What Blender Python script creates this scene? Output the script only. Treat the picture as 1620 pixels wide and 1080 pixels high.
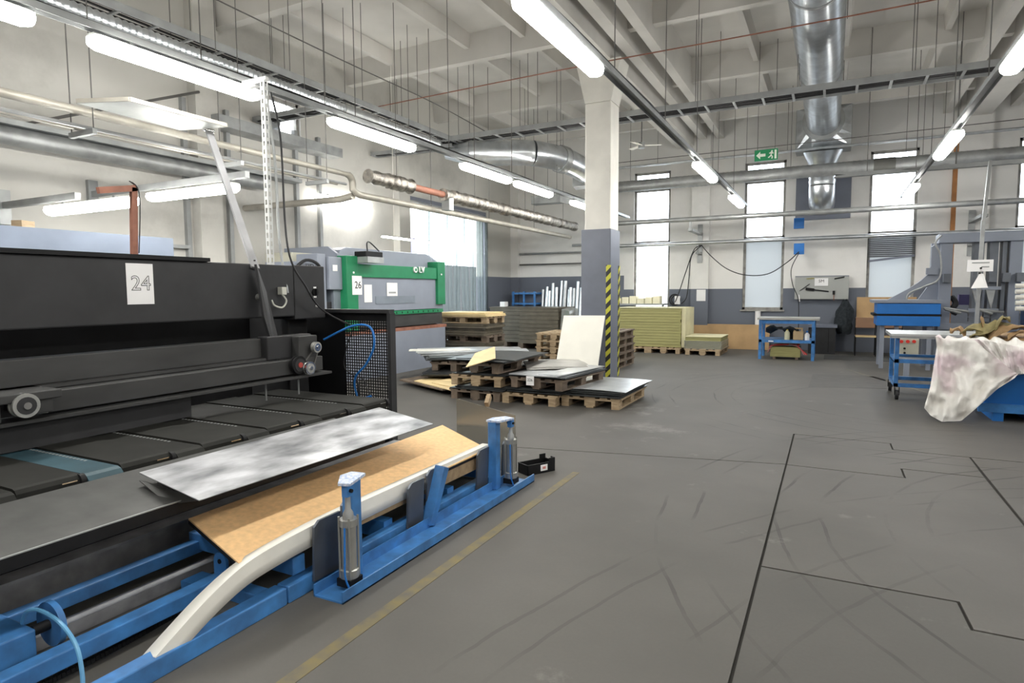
import bpy, bmesh, math, random
from math import radians as R, sin, cos, pi
from mathutils import Vector, Matrix, noise
for o in list(bpy.data.objects): bpy.data.objects.remove(o)
random.seed(7)
S = bpy.context.scene
COL = S.collection
# ------------------------------------------------------------------ camera
H, F = 1.5, 985.0
def cam_axes(yaw, p, r):
    f = Vector((-sin(yaw)*cos(p), cos(yaw)*cos(p), -sin(p)))
    rt = Vector((cos(yaw), sin(yaw), 0)); u = rt.cross(f)
    return rt*cos(r)+u*sin(r), -rt*sin(r)+u*cos(r), f
RT, UP, FW = cam_axes(R(27.1), R(4.58), R(-.35))
cam = bpy.data.cameras.new('camera'); cam.sensor_width = 36; cam.lens = F/1620*36
cam.clip_start = .05; cam.clip_end = 300
camo = bpy.data.objects.new('camera', cam); COL.objects.link(camo)
m3 = Matrix((RT, UP, -FW)).transposed()
camo.matrix_world = Matrix.Translation((0, 0, H)) @ m3.to_4x4()
S.camera = camo
# pixel -> point on a plane of the room (floor height z, wall Y, wall X)
def ray(x, y): return RT*((x-810)/F) - UP*((y-540)/F) + FW
def fl(x, y, z=0.):
    d = ray(x, y); t = (z-H)/d.z; return Vector((d.x*t, d.y*t, z))
def atY(x, y, Y):
    d = ray(x, y); t = Y/d.y; return Vector((d.x*t, Y, H+d.z*t))
def atX(x, y, X):
    d = ray(x, y); t = X/d.x; return Vector((X, d.y*t, H+d.z*t))
# ------------------------------------------------------------------ world, exposure
S.view_settings.view_transform = 'Standard'; S.view_settings.look = 'None'
S.view_settings.gamma = 1; S.view_settings.use_curve_mapping = False
S.view_settings.exposure = 0.0
w = bpy.data.worlds.new('sky'); S.world = w; w.use_nodes = True
bg = w.node_tree.nodes['Background']; bg.inputs[0].default_value = (.92, .96, 1, 1); bg.inputs[1].default_value = 9.0
TUBE = 54.0      # radiance of the fluorescent diffusers
# ------------------------------------------------------------------ materials
MATS = {}
def mat(name, c, rough=.6, metal=0., var=.12, scale=4., bump=0., c2=None, spec=.4, stretch=None, emit=0., detail=4.):
    if name in MATS: return MATS[name]
    m = bpy.data.materials.new(name); MATS[name] = m; m.use_nodes = True
    nt = m.node_tree; b = nt.nodes['Principled BSDF']; L = nt.links.new
    b.inputs['Roughness'].default_value = rough; b.inputs['Metallic'].default_value = metal
    b.inputs['Specular IOR Level'].default_value = spec
    c = (*c[:3], 1)
    if emit:
        b.inputs['Base Color'].default_value = c
        b.inputs['Emission Color'].default_value = c; b.inputs['Emission Strength'].default_value = emit
        return m
    tc = nt.nodes.new('ShaderNodeNewGeometry'); mp = nt.nodes.new('ShaderNodeMapping'); L(tc.outputs['Position'], mp.inputs[0])
    if stretch: mp.inputs['Scale'].default_value = stretch
    n = nt.nodes.new('ShaderNodeTexNoise'); n.inputs['Scale'].default_value = scale; n.inputs['Detail'].default_value = detail
    L(mp.outputs[0], n.inputs['Vector'])
    rp = nt.nodes.new('ShaderNodeValToRGB'); L(n.outputs[0], rp.inputs[0])
    rp.color_ramp.elements[0].position = .3; rp.color_ramp.elements[1].position = .7
    if c2 is None:
        a = tuple(max(0, v*(1-var)) for v in c[:3]); d = tuple(min(1, v*(1+var)) for v in c[:3])
    else: a, d = c2[:3], c[:3]
    rp.color_ramp.elements[0].color = (*a, 1); rp.color_ramp.elements[1].color = (*d, 1)
    L(rp.outputs[0], b.inputs['Base Color'])
    if bump:
        n2 = nt.nodes.new('ShaderNodeTexNoise'); n2.inputs['Scale'].default_value = scale*8; n2.inputs['Detail'].default_value = 3
        L(mp.outputs[0], n2.inputs['Vector'])
        bp = nt.nodes.new('ShaderNodeBump'); bp.inputs['Strength'].default_value = bump; bp.inputs['Distance'].default_value = .01
        L(n2.outputs[0], bp.inputs['Height']); L(bp.outputs[0], b.inputs['Normal'])
    return m
def node_math(nt, op, a, b=None, c=None):
    n = nt.nodes.new('ShaderNodeMath'); n.operation = op
    for i, v in enumerate((a, b, c)):
        if v is None: continue
        if isinstance(v, (int, float)): n.inputs[i].default_value = v
        else: nt.links.new(v, n.inputs[i])
    return n.outputs[0]
def mixcol(nt, fac, a, b):
    n = nt.nodes.new('ShaderNodeMix'); n.data_type = 'RGBA'
    for s, v in ((0, fac), (6, a), (7, b)):
        if isinstance(v, (int, float)): n.inputs[s].default_value = v
        elif isinstance(v, tuple): n.inputs[s].default_value = (*v[:3], 1)
        else: nt.links.new(v, n.inputs[s])
    return n.outputs[2]
def wall_mat(name, white, grey, hz, stain=(.3, .29, .27), smax=.5, hz2=None, xsplit=None):
    m = mat(name, white, .8, var=.05, scale=.8, bump=.08)
    nt = m.node_tree; b = nt.nodes['Principled BSDF']; L = nt.links.new
    base = b.inputs['Base Color'].links[0].from_socket
    g = nt.nodes.new('ShaderNodeNewGeometry'); sx = nt.nodes.new('ShaderNodeSeparateXYZ'); L(g.outputs['Position'], sx.inputs[0])
    n = nt.nodes.new('ShaderNodeTexNoise'); n.inputs['Scale'].default_value = .55; n.inputs['Detail'].default_value = 7; n.inputs['Roughness'].default_value = .65
    L(g.outputs['Position'], n.inputs['Vector'])
    f = node_math(nt, 'MULTIPLY', node_math(nt, 'SMOOTH_MIN', node_math(nt, 'MAXIMUM', node_math(nt, 'MULTIPLY', node_math(nt, 'SUBTRACT', n.outputs[0], .5), 4.), 0.), 1., .2), smax)
    col = mixcol(nt, f, base, stain)
    zz = sx.outputs['Z']
    if hz2 is not None:
        lim = node_math(nt, 'MULTIPLY_ADD', node_math(nt, 'LESS_THAN', sx.outputs['X'], xsplit), hz2-hz, hz)
    else: lim = hz
    col = mixcol(nt, node_math(nt, 'LESS_THAN', zz, lim), col, grey)
    L(col, b.inputs['Base Color'])
    return m
def floor_mat(name='floor_concrete', col=(.104, .098, .089), grain=.3):
    m = mat(name, col, .6, var=.13, scale=1.3, bump=.05, spec=.35, detail=8)
    nt = m.node_tree; b = nt.nodes['Principled BSDF']; L = nt.links.new
    base = b.inputs['Base Color'].links[0].from_socket
    g = nt.nodes.new('ShaderNodeNewGeometry'); sx = nt.nodes.new('ShaderNodeSeparateXYZ'); L(g.outputs['Position'], sx.inputs[0])
    n = nt.nodes.new('ShaderNodeTexNoise'); n.inputs['Scale'].default_value = .9; n.inputs['Detail'].default_value = 5
    L(g.outputs['Position'], n.inputs['Vector'])
    nf = nt.nodes.new('ShaderNodeTexNoise'); nf.inputs['Scale'].default_value = 60; nf.inputs['Detail'].default_value = 2
    L(g.outputs['Position'], nf.inputs['Vector'])
    col = mixcol(nt, node_math(nt, 'MULTIPLY', nf.outputs[0], grain), base, (.07, .066, .06))
    # curved tyre marks
    for (cx, cy, radii, dens) in ((2.6, 4.6, (2.0, 2.23, 2.62, 2.9, 3.4, 3.62), .85), (.9, 9.6, (1.5, 1.72, 2.15, 2.4, 3.0, 3.25), .85), (3.9, 1.2, (4.3, 4.62, 5.1, 5.3), .4)):
        dx = node_math(nt, 'SUBTRACT', sx.outputs['X'], cx); dy = node_math(nt, 'SUBTRACT', sx.outputs['Y'], cy)
        d = node_math(nt, 'SQRT', node_math(nt, 'ADD', node_math(nt, 'MULTIPLY', dx, dx), node_math(nt, 'MULTIPLY', dy, dy)))
        d = node_math(nt, 'MULTIPLY_ADD', node_math(nt, 'SUBTRACT', n.outputs[0], .5), .16, d)
        tot = None
        for r in radii:
            k = node_math(nt, 'LESS_THAN', node_math(nt, 'ABSOLUTE', node_math(nt, 'SUBTRACT', d, r)), .011)
            tot = k if tot is None else node_math(nt, 'MAXIMUM', tot, k)
        msk = node_math(nt, 'MULTIPLY', tot, node_math(nt, 'MINIMUM', node_math(nt, 'MAXIMUM', node_math(nt, 'MULTIPLY', node_math(nt, 'SUBTRACT', n.outputs[0], .44), 5.), 0.), dens))
        col = mixcol(nt, msk, col, (.04, .038, .034))
    # pale scuffs
    n3 = nt.nodes.new('ShaderNodeTexNoise'); n3.inputs['Scale'].default_value = 1.7; n3.inputs['Detail'].default_value = 9; n3.inputs['Roughness'].default_value = .7
    L(g.outputs['Position'], n3.inputs['Vector'])
    ex = node_math(nt, 'SUBTRACT', sx.outputs['X'], -1.9); ey = node_math(nt, 'MULTIPLY', node_math(nt, 'SUBTRACT', sx.outputs['Y'], 6.8), .45)
    dist = node_math(nt, 'SQRT', node_math(nt, 'ADD', node_math(nt, 'MULTIPLY', ex, ex), node_math(nt, 'MULTIPLY', ey, ey)))
    lim_ = node_math(nt, 'SUBTRACT', .62, node_math(nt, 'MULTIPLY', node_math(nt, 'MAXIMUM', node_math(nt, 'SUBTRACT', 1., dist), 0.), .12))
    sc = node_math(nt, 'MINIMUM', node_math(nt, 'MAXIMUM', node_math(nt, 'MULTIPLY', node_math(nt, 'SUBTRACT', n3.outputs[0], lim_), 5.), 0.), .55)
    col = mixcol(nt, sc, col, (.24, .23, .215))
    L(col, b.inputs['Base Color'])
    return m
def simple(name, build):
    m = bpy.data.materials.new(name); m.use_nodes = True; MATS[name] = m
    nt = m.node_tree; nt.nodes.remove(nt.nodes['Principled BSDF']); out = nt.nodes['Material Output']
    nt.links.new(build(nt), out.inputs[0]); return m
def bs(nt, t, **k):
    n = nt.nodes.new('ShaderNodeBsdf'+t)
    for a, v in k.items(): n.inputs[a].default_value = v
    return n.outputs[0]
def mixsh(nt, f, a, b):
    n = nt.nodes.new('ShaderNodeMixShader')
    if isinstance(f, float): n.inputs[0].default_value = f
    else: nt.links.new(f, n.inputs[0])
    nt.links.new(a, n.inputs[1]); nt.links.new(b, n.inputs[2]); return n.outputs[0]
M_CLEAR = simple('clear_glass', lambda nt: mixsh(nt, .08, bs(nt, 'Transparent', Color=(.96, .98, 1, 1)), bs(nt, 'Glossy', Roughness=.05)))
M_FROST = simple('frosted_glass', lambda nt: mixsh(nt, .45, bs(nt, 'Translucent', Color=(.50, .52, .53, 1)), bs(nt, 'Diffuse', Color=(.7, .73, .75, 1))))
M_FROST2 = simple('bright_frosted_glass', lambda nt: mixsh(nt, .35, bs(nt, 'Translucent', Color=(.9, .92, .92, 1)), bs(nt, 'Transparent', Color=(.9, .95, .97, 1))))
M_STRIP = simple('plastic_strip', lambda nt: mixsh(nt, .06, mixsh(nt, .07, bs(nt, 'Transparent', Color=(.56, .60, .60, 1)), bs(nt, 'Translucent', Color=(.7, .75, .75, 1))), bs(nt, 'Glossy', Roughness=.15)))
M_ACRYL = simple('dusty_plastic', lambda nt: mixsh(nt, .45, bs(nt, 'Transparent', Color=(.8, .8, .76, 1)), mixsh(nt, .2, bs(nt, 'Diffuse', Color=(.3, .29, .26, 1)), bs(nt, 'Glossy', Roughness=.2))))
M_FILM = simple('stretch_film', lambda nt: mixsh(nt, .5, bs(nt, 'Transparent', Color=(.9, .9, .9, 1)), mixsh(nt, .5, bs(nt, 'Diffuse', Color=(.5, .52, .48, 1)), bs(nt, 'Glossy', Roughness=.12))))
FLOOR = floor_mat(); FLOOR_R = floor_mat('rough_floor_concrete', (.092, .087, .080), .55)
JOINT = mat('joint_dark', (.03, .028, .025), .9)
W_BACK = wall_mat('wall_back_paint', (.80, .785, .76), (.15, .165, .20), 1.54, hz2=1.93, xsplit=-5.2, smax=.25)
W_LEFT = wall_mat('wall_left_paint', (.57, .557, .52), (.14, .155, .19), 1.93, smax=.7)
CEIL = mat('ceiling_whitewash', (.60, .58, .545), .85, var=.12, scale=.9, bump=.06)
WHITE_C = mat('white_column_paint', (.72, .70, .65), .8, var=.08, scale=2.5, bump=.1)
GREYPAINT = mat('grey_blue_enamel', (.165, .18, .225), .38, var=.08, scale=3)
GALV = mat('galvanised_steel', (.62, .65, .68), .28, .9, var=.15, scale=6)
GALV_D = mat('dull_galvanised', (.36, .37, .37), .45, .6, var=.2, scale=5)
TRAY = mat('tray_steel', (.33, .34, .34), .5, .5, var=.15, scale=4)
PIPE = mat('painted_pipe', (.36, .34, .295), .45, .2, var=.15, scale=6)
FOIL = mat('crumpled_foil', (.62, .58, .52), .28, .9, c2=(.12, .11, .10), scale=11, bump=1.0)
RUST = mat('rust_red_paint', (.28, .12, .08), .6, var=.25, scale=8)
ROD = mat('dark_rod', (.13, .125, .12), .6, .3)
CABLE = mat('black_rubber', (.018, .018, .02), .5)
LAMP = mat('lit_diffuser', (1, .985, .93), emit=TUBE)
LAMPH = mat('lamp_housing', (.55, .56, .54), .5)
DARKM = mat('charcoal_enamel', (.032, .032, .034), .45, spec=.3, var=.15, scale=5)
BLACKM = mat('black_steel', (.008, .008, .009), .55, spec=.25, var=.3, scale=5)
MIDM = mat('worn_grey_steel', (.05, .05, .05), .5, .2, var=.25, scale=6, stretch=(1, .3, 1))
BELT = mat('belt_grey', (.016, .016, .014), .65, spec=.2, var=.25, scale=5, detail=7)
BELT_T = mat('belt_teal', (.03, .07, .09), .5, var=.25, scale=6)
PLATE = mat('scuffed_plate', (.052, .052, .05), .42, .2, var=.3, scale=7, detail=8)
BLUE = mat('blue_enamel', (.05, .2, .5), .38, var=.22, scale=9, detail=7)
BLUE_W = mat('worn_blue_enamel', (.07, .26, .62), .36, c2=(.05, .14, .32), scale=9, detail=9)
BLUE_B = mat('bright_blue', (.02, .16, .5), .35, var=.08)
PITTED = mat('chipped_white_blue', (.75, .77, .8), .5, c2=(.2, .3, .55), scale=60)
GREY_S = mat('grey_slider', (.13, .145, .17), .35, .5, var=.2)
ALU = mat('cylinder_alu', (.42, .42, .40), .38, .7, var=.15, scale=10)
CHROME = mat('chrome', (.7, .7, .7), .15, 1.)
CARD = mat('hardboard_tan', (.84, .55, .28), .7, var=.1, scale=30, bump=.05)
CARD_E = mat('board_edge_brown', (.30, .21, .12), .8, var=.2, scale=20)
CARTON = mat('brown_carton', (.46, .30, .15), .75, var=.12, scale=3)
PLY = mat('yellow_board', (.72, .56, .30), .6, var=.1, scale=4)
STRIPW = mat('white_foam_strip', (.82, .80, .74), .6, var=.04, scale=8)
WOOD = mat('pallet_wood', (.46, .35, .22), .75, c2=(.27, .19, .115), scale=7, stretch=(1, 1, 6), bump=.2)
WOOD_D = mat('grey_pallet_wood', (.20, .15, .11), .8, c2=(.09, .07, .055), scale=7, bump=.2)
STEEL_D = mat('dark_sheet_steel', (.065, .07, .072), .35, .6, var=.25, scale=3)
STEEL_L = mat('bright_sheet_steel', (.58, .60, .62), .3, .55, var=.3, scale=2.2, detail=6)
PAPER = mat('paper', (.85, .84, .84), .8, var=.02)
INK = mat('ink', (.03, .03, .03), .7)
GREEN = mat('press_green', (.012, .20, .085), .4, var=.12, scale=4)
PRESSG = mat('press_grey', (.25, .275, .33), .45, var=.06, scale=3)
OLIVE = mat('olive_board', (.33, .31, .13), .7, var=.14, scale=5, stretch=(1, 1, 14))
OLIVE_L = mat('olive_board_top', (.62, .58, .38), .7, var=.1, scale=4)
WRAPD = mat('wrapped_brown', (.115, .10, .075), .3, var=.2, scale=6, bump=.4)
SIGNG = mat('exit_green', (.02, .25, .10), .4, var=.03)
YELLOW = mat('plastic_yellow', (.62, .48, .06), .5)
REDP = mat('plastic_red', (.55, .03, .02), .45)
BEIGE = mat('beige_box', (.45, .44, .36), .5)
CREAM = mat('cream_board', (.92, .90, .82), .5, var=.03)
JACKET = mat('dark_cloth', (.02, .025, .03), .9, var=.4, scale=20)
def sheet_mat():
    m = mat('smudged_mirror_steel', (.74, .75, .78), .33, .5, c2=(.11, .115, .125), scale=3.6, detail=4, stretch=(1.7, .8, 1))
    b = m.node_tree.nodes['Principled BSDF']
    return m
SHEET = sheet_mat()
def hazard_mat():
    m = bpy.data.materials.new('hazard_stripes'); m.use_nodes = True; nt = m.node_tree; b = nt.nodes['Principled BSDF']
    g = nt.nodes.new('ShaderNodeNewGeometry'); sx = nt.nodes.new('ShaderNodeSeparateXYZ'); nt.links.new(g.outputs['Position'], sx.inputs[0])
    s = node_math(nt, 'ADD', node_math(nt, 'ADD', sx.outputs['X'], sx.outputs['Y']), node_math(nt, 'MULTIPLY', sx.outputs['Z'], -1.))
    k = node_math(nt, 'GREATER_THAN', node_math(nt, 'FRACT', node_math(nt, 'MULTIPLY', s, 5.6)), .5)
    nt.links.new(mixcol(nt, k, (.02, .02, .02), (.62, .60, .06)), b.inputs['Base Color']); b.inputs['Roughness'].default_value = .5
    return m
HAZ = hazard_mat()
def bag_mat():
    m = mat('stained_white_bag', (.90, .89, .86), .5, c2=(.78, .75, .71), scale=3.0, detail=5, bump=.6)
    nt = m.node_tree; b = nt.nodes['Principled BSDF']; base = b.inputs['Base Color'].links[0].from_socket
    n = nt.nodes.new('ShaderNodeTexNoise'); n.inputs['Scale'].default_value = 2.1
    g = nt.nodes.new('ShaderNodeNewGeometry'); nt.links.new(g.outputs['Position'], n.inputs['Vector'])
    f = node_math(nt, 'MINIMUM', node_math(nt, 'MAXIMUM', node_math(nt, 'MULTIPLY', node_math(nt, 'SUBTRACT', n.outputs[0], .55), 4.), 0.), .55)
    nt.links.new(mixcol(nt, f, base, (.66, .46, .56)), b.inputs['Base Color'])
    return m
BAG = bag_mat()
def worn_yellow():
    m = mat('worn_yellow_paint', (.19, .148, .05), .6, c2=(.11, .10, .082), scale=11, detail=9); return m
YLINE = worn_yellow()
# ------------------------------------------------------------------ mesh builder
def org(o):
    v = Vector((0, 0, 0))
    while o is not None: v += o.location; o = o.parent
    return v
class MB:
    def __init__(s): s.v = []; s.f = []
    def add(s, vs, fs):
        k = len(s.v); s.v += [Vector(v) for v in vs]; s.f += [tuple(i+k for i in f) for f in fs]; return s
    def hexa(s, p):   # bottom 4, top 4
        return s.add(p, [(0, 3, 2, 1), (4, 5, 6, 7), (0, 1, 5, 4), (1, 2, 6, 5), (2, 3, 7, 6), (3, 0, 4, 7)])
    def box(s, x0, x1, y0, y1, z0, z1):
        return s.hexa([(x0, y0, z0), (x1, y0, z0), (x1, y1, z0), (x0, y1, z0), (x0, y0, z1), (x1, y0, z1), (x1, y1, z1), (x0, y1, z1)])
    def obox(s, c, size, rz=0, M=None):
        m = Matrix.Translation(c) @ (Matrix.Rotation(rz, 4, 'Z') if M is None else M.to_4x4())
        a, b, c_ = [v/2 for v in size]
        return s.hexa([m @ Vector(p) for p in ((-a, -b, -c_), (a, -b, -c_), (a, b, -c_), (-a, b, -c_), (-a, -b, c_), (a, -b, c_), (a, b, c_), (-a, b, c_))])
    def beam(s, p0, p1, w, h, up=(0, 0, 1)):   # w across, h along up
        p0, p1 = Vector(p0), Vector(p1); d = (p1-p0).normalized(); u = Vector(up); u = (u-d*u.dot(d)).normalized(); r = d.cross(u)
        o = [(-w/2, -h/2), (w/2, -h/2), (w/2, h/2), (-w/2, h/2)]
        a = [p0+r*i+u*j for i, j in o]; b = [p1+r*i+u*j for i, j in o]
        return s.add(a+b, [(3, 2, 1, 0), (4, 5, 6, 7)]+[(i, (i+1) % 4, 4+(i+1) % 4, 4+i) for i in range(4)])
    def plate(s, q, t):     # quad/polygon with thickness t below
        q = [Vector(p) for p in q]; n = (q[1]-q[0]).cross(q[-1]-q[0]).normalized()
        if n.z < 0: n = -n
        k = len(q); return s.add(q+[p-n*t for p in q], [tuple(range(k)), tuple(range(2*k-1, k-1, -1))]+[(i, (i+1) % k, k+(i+1) % k, k+i) for i in range(k)])
    def prism(s, pts, vec):
        pts = [Vector(p) for p in pts]; v = Vector(vec); k = len(pts)
        return s.add(pts+[p+v for p in pts], [tuple(range(k)), tuple(range(2*k-1, k-1, -1))]+[(i, (i+1) % k, k+(i+1) % k, k+i) for i in range(k)])
    def cyl(s, p0, p1, r, n=16, r2=None, caps=True): return s.tube([p0, p1], [r, r if r2 is None else r2], n, caps)
    def tube(s, path, r, n=10, caps=True):
        path = [Vector(p) for p in path]; m = len(path); rs = r if isinstance(r, (list, tuple)) else [r]*m
        t0 = (path[1]-path[0]).normalized(); u = t0.orthogonal().normalized(); vs = []; pt = t0
        for i, p in enumerate(path):
            t = ((path[min(i+1, m-1)]-p).normalized() + (p-path[max(i-1, 0)]).normalized())
            t = t.normalized() if t.length > 1e-6 else pt
            u = pt.rotation_difference(t) @ u; u = (u-t*u.dot(t)).normalized(); pt = t; w_ = t.cross(u)
            vs += [p+(u*cos(2*pi*k/n)+w_*sin(2*pi*k/n))*rs[i] for k in range(n)]
        fs = [(i*n+k, i*n+(k+1) % n, (i+1)*n+(k+1) % n, (i+1)*n+k) for i in range(m-1) for k in range(n)]
        if caps: fs += [tuple(range(n-1, -1, -1)), tuple((m-1)*n+k for k in range(n))]
        return s.add(vs, fs)
    def grid(s, rows):
        a, b = len(rows), len(rows[0])
        return s.add([p for r_ in rows for p in r_], [(i*b+j, i*b+j+1, (i+1)*b+j+1, (i+1)*b+j) for i in range(a-1) for j in range(b-1)])
    def build(s, name, m, parent=None, smooth=False, bevel=0., solid=0.):
        if parent is not None: o0 = org(parent)
        else:
            xs = [v.x for v in s.v]; ys = [v.y for v in s.v]
            o0 = Vector(((min(xs)+max(xs))/2, (min(ys)+max(ys))/2, min(v.z for v in s.v)))
        me = bpy.data.meshes.new(name); me.from_pydata([v-o0 for v in s.v], [], s.f)
        bm = bmesh.new(); bm.from_mesh(me); bmesh.ops.recalc_face_normals(bm, faces=bm.faces); bm.to_mesh(me); bm.free()
        me.materials.append(m)
        if smooth:
            for p in me.polygons: p.use_smooth = True
            me.set_sharp_from_angle(angle=R(40))
        o = bpy.data.objects.new(name, me); COL.objects.link(o)
        if parent is not None: o.parent = parent
        else: o.location = o0
        if bevel:
            b = o.modifiers.new('bevel', 'BEVEL'); b.width = bevel; b.segments = 2; b.limit_method = 'ANGLE'
        if solid:
            b = o.modifiers.new('solid', 'SOLIDIFY'); b.thickness = solid
        return o
def tag(o, label, cat, group=None):
    o['label'] = label; o['category'] = cat
    if group: o['group'] = group
    return o
def thing(name, label, cat, loc=(0, 0, 0), rz=0, group=None):
    o = bpy.data.objects.new(name, None); COL.objects.link(o); o.location = loc; o.rotation_euler = (0, 0, rz); o.empty_display_size = .1
    return tag(o, label, cat, group)
def struct(o): o['kind'] = 'structure'; return o
def copy_tree(o, parent=None):
    c = o.copy(); COL.objects.link(c); c.parent = parent
    for ch in list(o.children): copy_tree(ch, c)
    return c
def dup(o, loc, rz=0, label=None, group=None):
    c = copy_tree(o); c.location = loc; c.rotation_euler = (0, 0, rz)
    if label: c['label'] = label
    if group: c['group'] = group
    return c
def text(name, body, size, loc, right, up, m, parent, outline=0., extrude=.0015):
    cu = bpy.data.curves.new(name, 'FONT'); cu.body = body; cu.size = size; cu.align_x = 'CENTER'; cu.align_y = 'CENTER'
    if outline: cu.fill_mode = 'NONE'; cu.bevel_depth = outline; cu.bevel_resolution = 0; cu.resolution_u = 4
    else: cu.extrude = extrude; cu.resolution_u = 4
    to = bpy.data.objects.new(name+'_tmp', cu); COL.objects.link(to)
    me = bpy.data.meshes.new_from_object(to.evaluated_get(bpy.context.evaluated_depsgraph_get()))
    bpy.data.objects.remove(to)
    r, u = Vector(right), Vector(up); n = r.cross(u)
    mt = Matrix((r, u, n)).transposed().to_4x4(); mt.translation = Vector(loc)-org(parent)
    me.transform(mt); me.materials.clear(); me.materials.append(m)
    o = bpy.data.objects.new(name, me); COL.objects.link(o); o.parent = parent
    return o
def arc(c, r, a0, a1, n, ax1, ax2):
    c, ax1, ax2 = Vector(c), Vector(ax1), Vector(ax2)
    return [c+ax1*(r*cos(a0+(a1-a0)*i/n))+ax2*(r*sin(a0+(a1-a0)*i/n)) for i in range(n+1)]
def smooth_path(pts, n=6):
    pts = [Vector(p) for p in pts]; out = []
    for i in range(len(pts)-1):
        p0, p1, p2, p3 = pts[max(i-1, 0)], pts[i], pts[i+1], pts[min(i+2, len(pts)-1)]
        for k in range(n):
            t = k/n
            out.append(.5*((2*p1)+(p2-p0)*t+(2*p0-5*p1+4*p2-p3)*t*t+(3*p1-p0-3*p2+p3)*t**3))
    return out+[pts[-1]]
X_, Y_, Z_ = Vector((1, 0, 0)), Vector((0, 1, 0)), Vector((0, 0, 1))
XL, XR, YB, YF, ZC = -8.7, 8.6, 17.1, -5.0, 6.05
# ================================================================== THE SETTING
fb = struct(MB().box(XL-.2, XR+.2, YF-.2, YB+.2, -.25, -.012).build('floor', JOINT))
SL = [[(XL, YF), (-.3, YF), (-.3, 5.77), (XL, 4.05)],
      [(-.3, YF), (XR, YF), (XR, 3.27), (.6, 3.27), (.59, 3.54), (-.3, 3.54)],
      [(-.3, 3.54), (.59, 3.54), (.6, 3.27), (1.14, 3.27), (1.14, 6.04), (.57, 6.04), (.57, 5.76), (-.3, 5.76)],
      [(-.3, 5.76), (.57, 5.76), (.57, 6.04), (1.14, 6.04), (1.15, 6.72), (.56, 6.74), (.56, 7.0), (-.3, 7.04)],
      [(1.14, 3.27), (XR, 3.27), (XR, 6.72), (1.15, 6.72)],
      [(XL, 4.05), (-.3, 5.77), (-.3, 7.04), (.56, 7.0), (.56, 6.74), (1.15, 6.72), (XR, 6.72), (XR, YB), (XL, YB)]]
def inset(poly, d):
    n = len(poly); out = []
    for i in range(n):
        p0, p1, p2 = Vector(poly[i-1]), Vector(poly[i]), Vector(poly[(i+1) % n])
        a, b = (p1-p0).normalized(), (p2-p1).normalized(); na, nb = Vector((-a.y, a.x)), Vector((-b.y, b.x))
        k = (na+nb); out.append(p1+k*(d/max(.3, 1+na.dot(nb))))
    return out
for poly in SL:
    bm = bmesh.new(); bm.faces.new([bm.verts.new((p.x, p.y, 0)) for p in inset(poly, .0075)])
    top = list(bm.faces); e = bmesh.ops.extrude_face_region(bm, geom=top)
    bmesh.ops.translate(bm, vec=(0, 0, -.012), verts=[v for v in e['geom'] if isinstance(v, bmesh.types.BMVert)])
    bmesh.ops.recalc_face_normals(bm, faces=bm.faces)
    me = bpy.data.meshes.new('floor_slab'); bm.to_mesh(me); bm.free(); me.materials.append(FLOOR_R if poly is SL[1] else FLOOR)
    o = bpy.data.objects.new('floor_slab', me); COL.objects.link(o); o.parent = fb; o.location = -fb.location
MB().plate([(-.27, 10.6, .002), (.8, 10.9, .002), (.87, 12.36, .002), (-.25, 12.32, .002)], .002).build('floor_patch', mat('dark_floor_patch', (.075, .071, .065), .6, var=.15, scale=6), fb)
MB().plate([(-1.86, .6, .002), (-1.79, .6, .002), (-1.81, 4.75, .002), (-1.87, 4.75, .002)], .002).build('floor_marking', YLINE, fb)
MB().plate([(1.45, 10.2, .002), (1.52, 10.2, .002), (.35, 13.2, .002), (.29, 13.2, .002)], .002).build('floor_marking', mat('faded_floor_line', (.15, .135, .10), .6, c2=(.11, .104, .094), scale=9), fb)
# exterior ground
gr = MB().box(-60, 40, -30, 60, -.6, -.3).build('ground_outside', mat('yard_asphalt', (.16, .16, .155), .9)); struct(gr)
struct(MB().box(-17, -16, 10, 45, -.3, 2.75).build('added_dark_backdrop', mat('backdrop_dark', (.05, .052, .055), .8)))  # made-up wall outside, added to darken the lower part of the strip curtain
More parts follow.
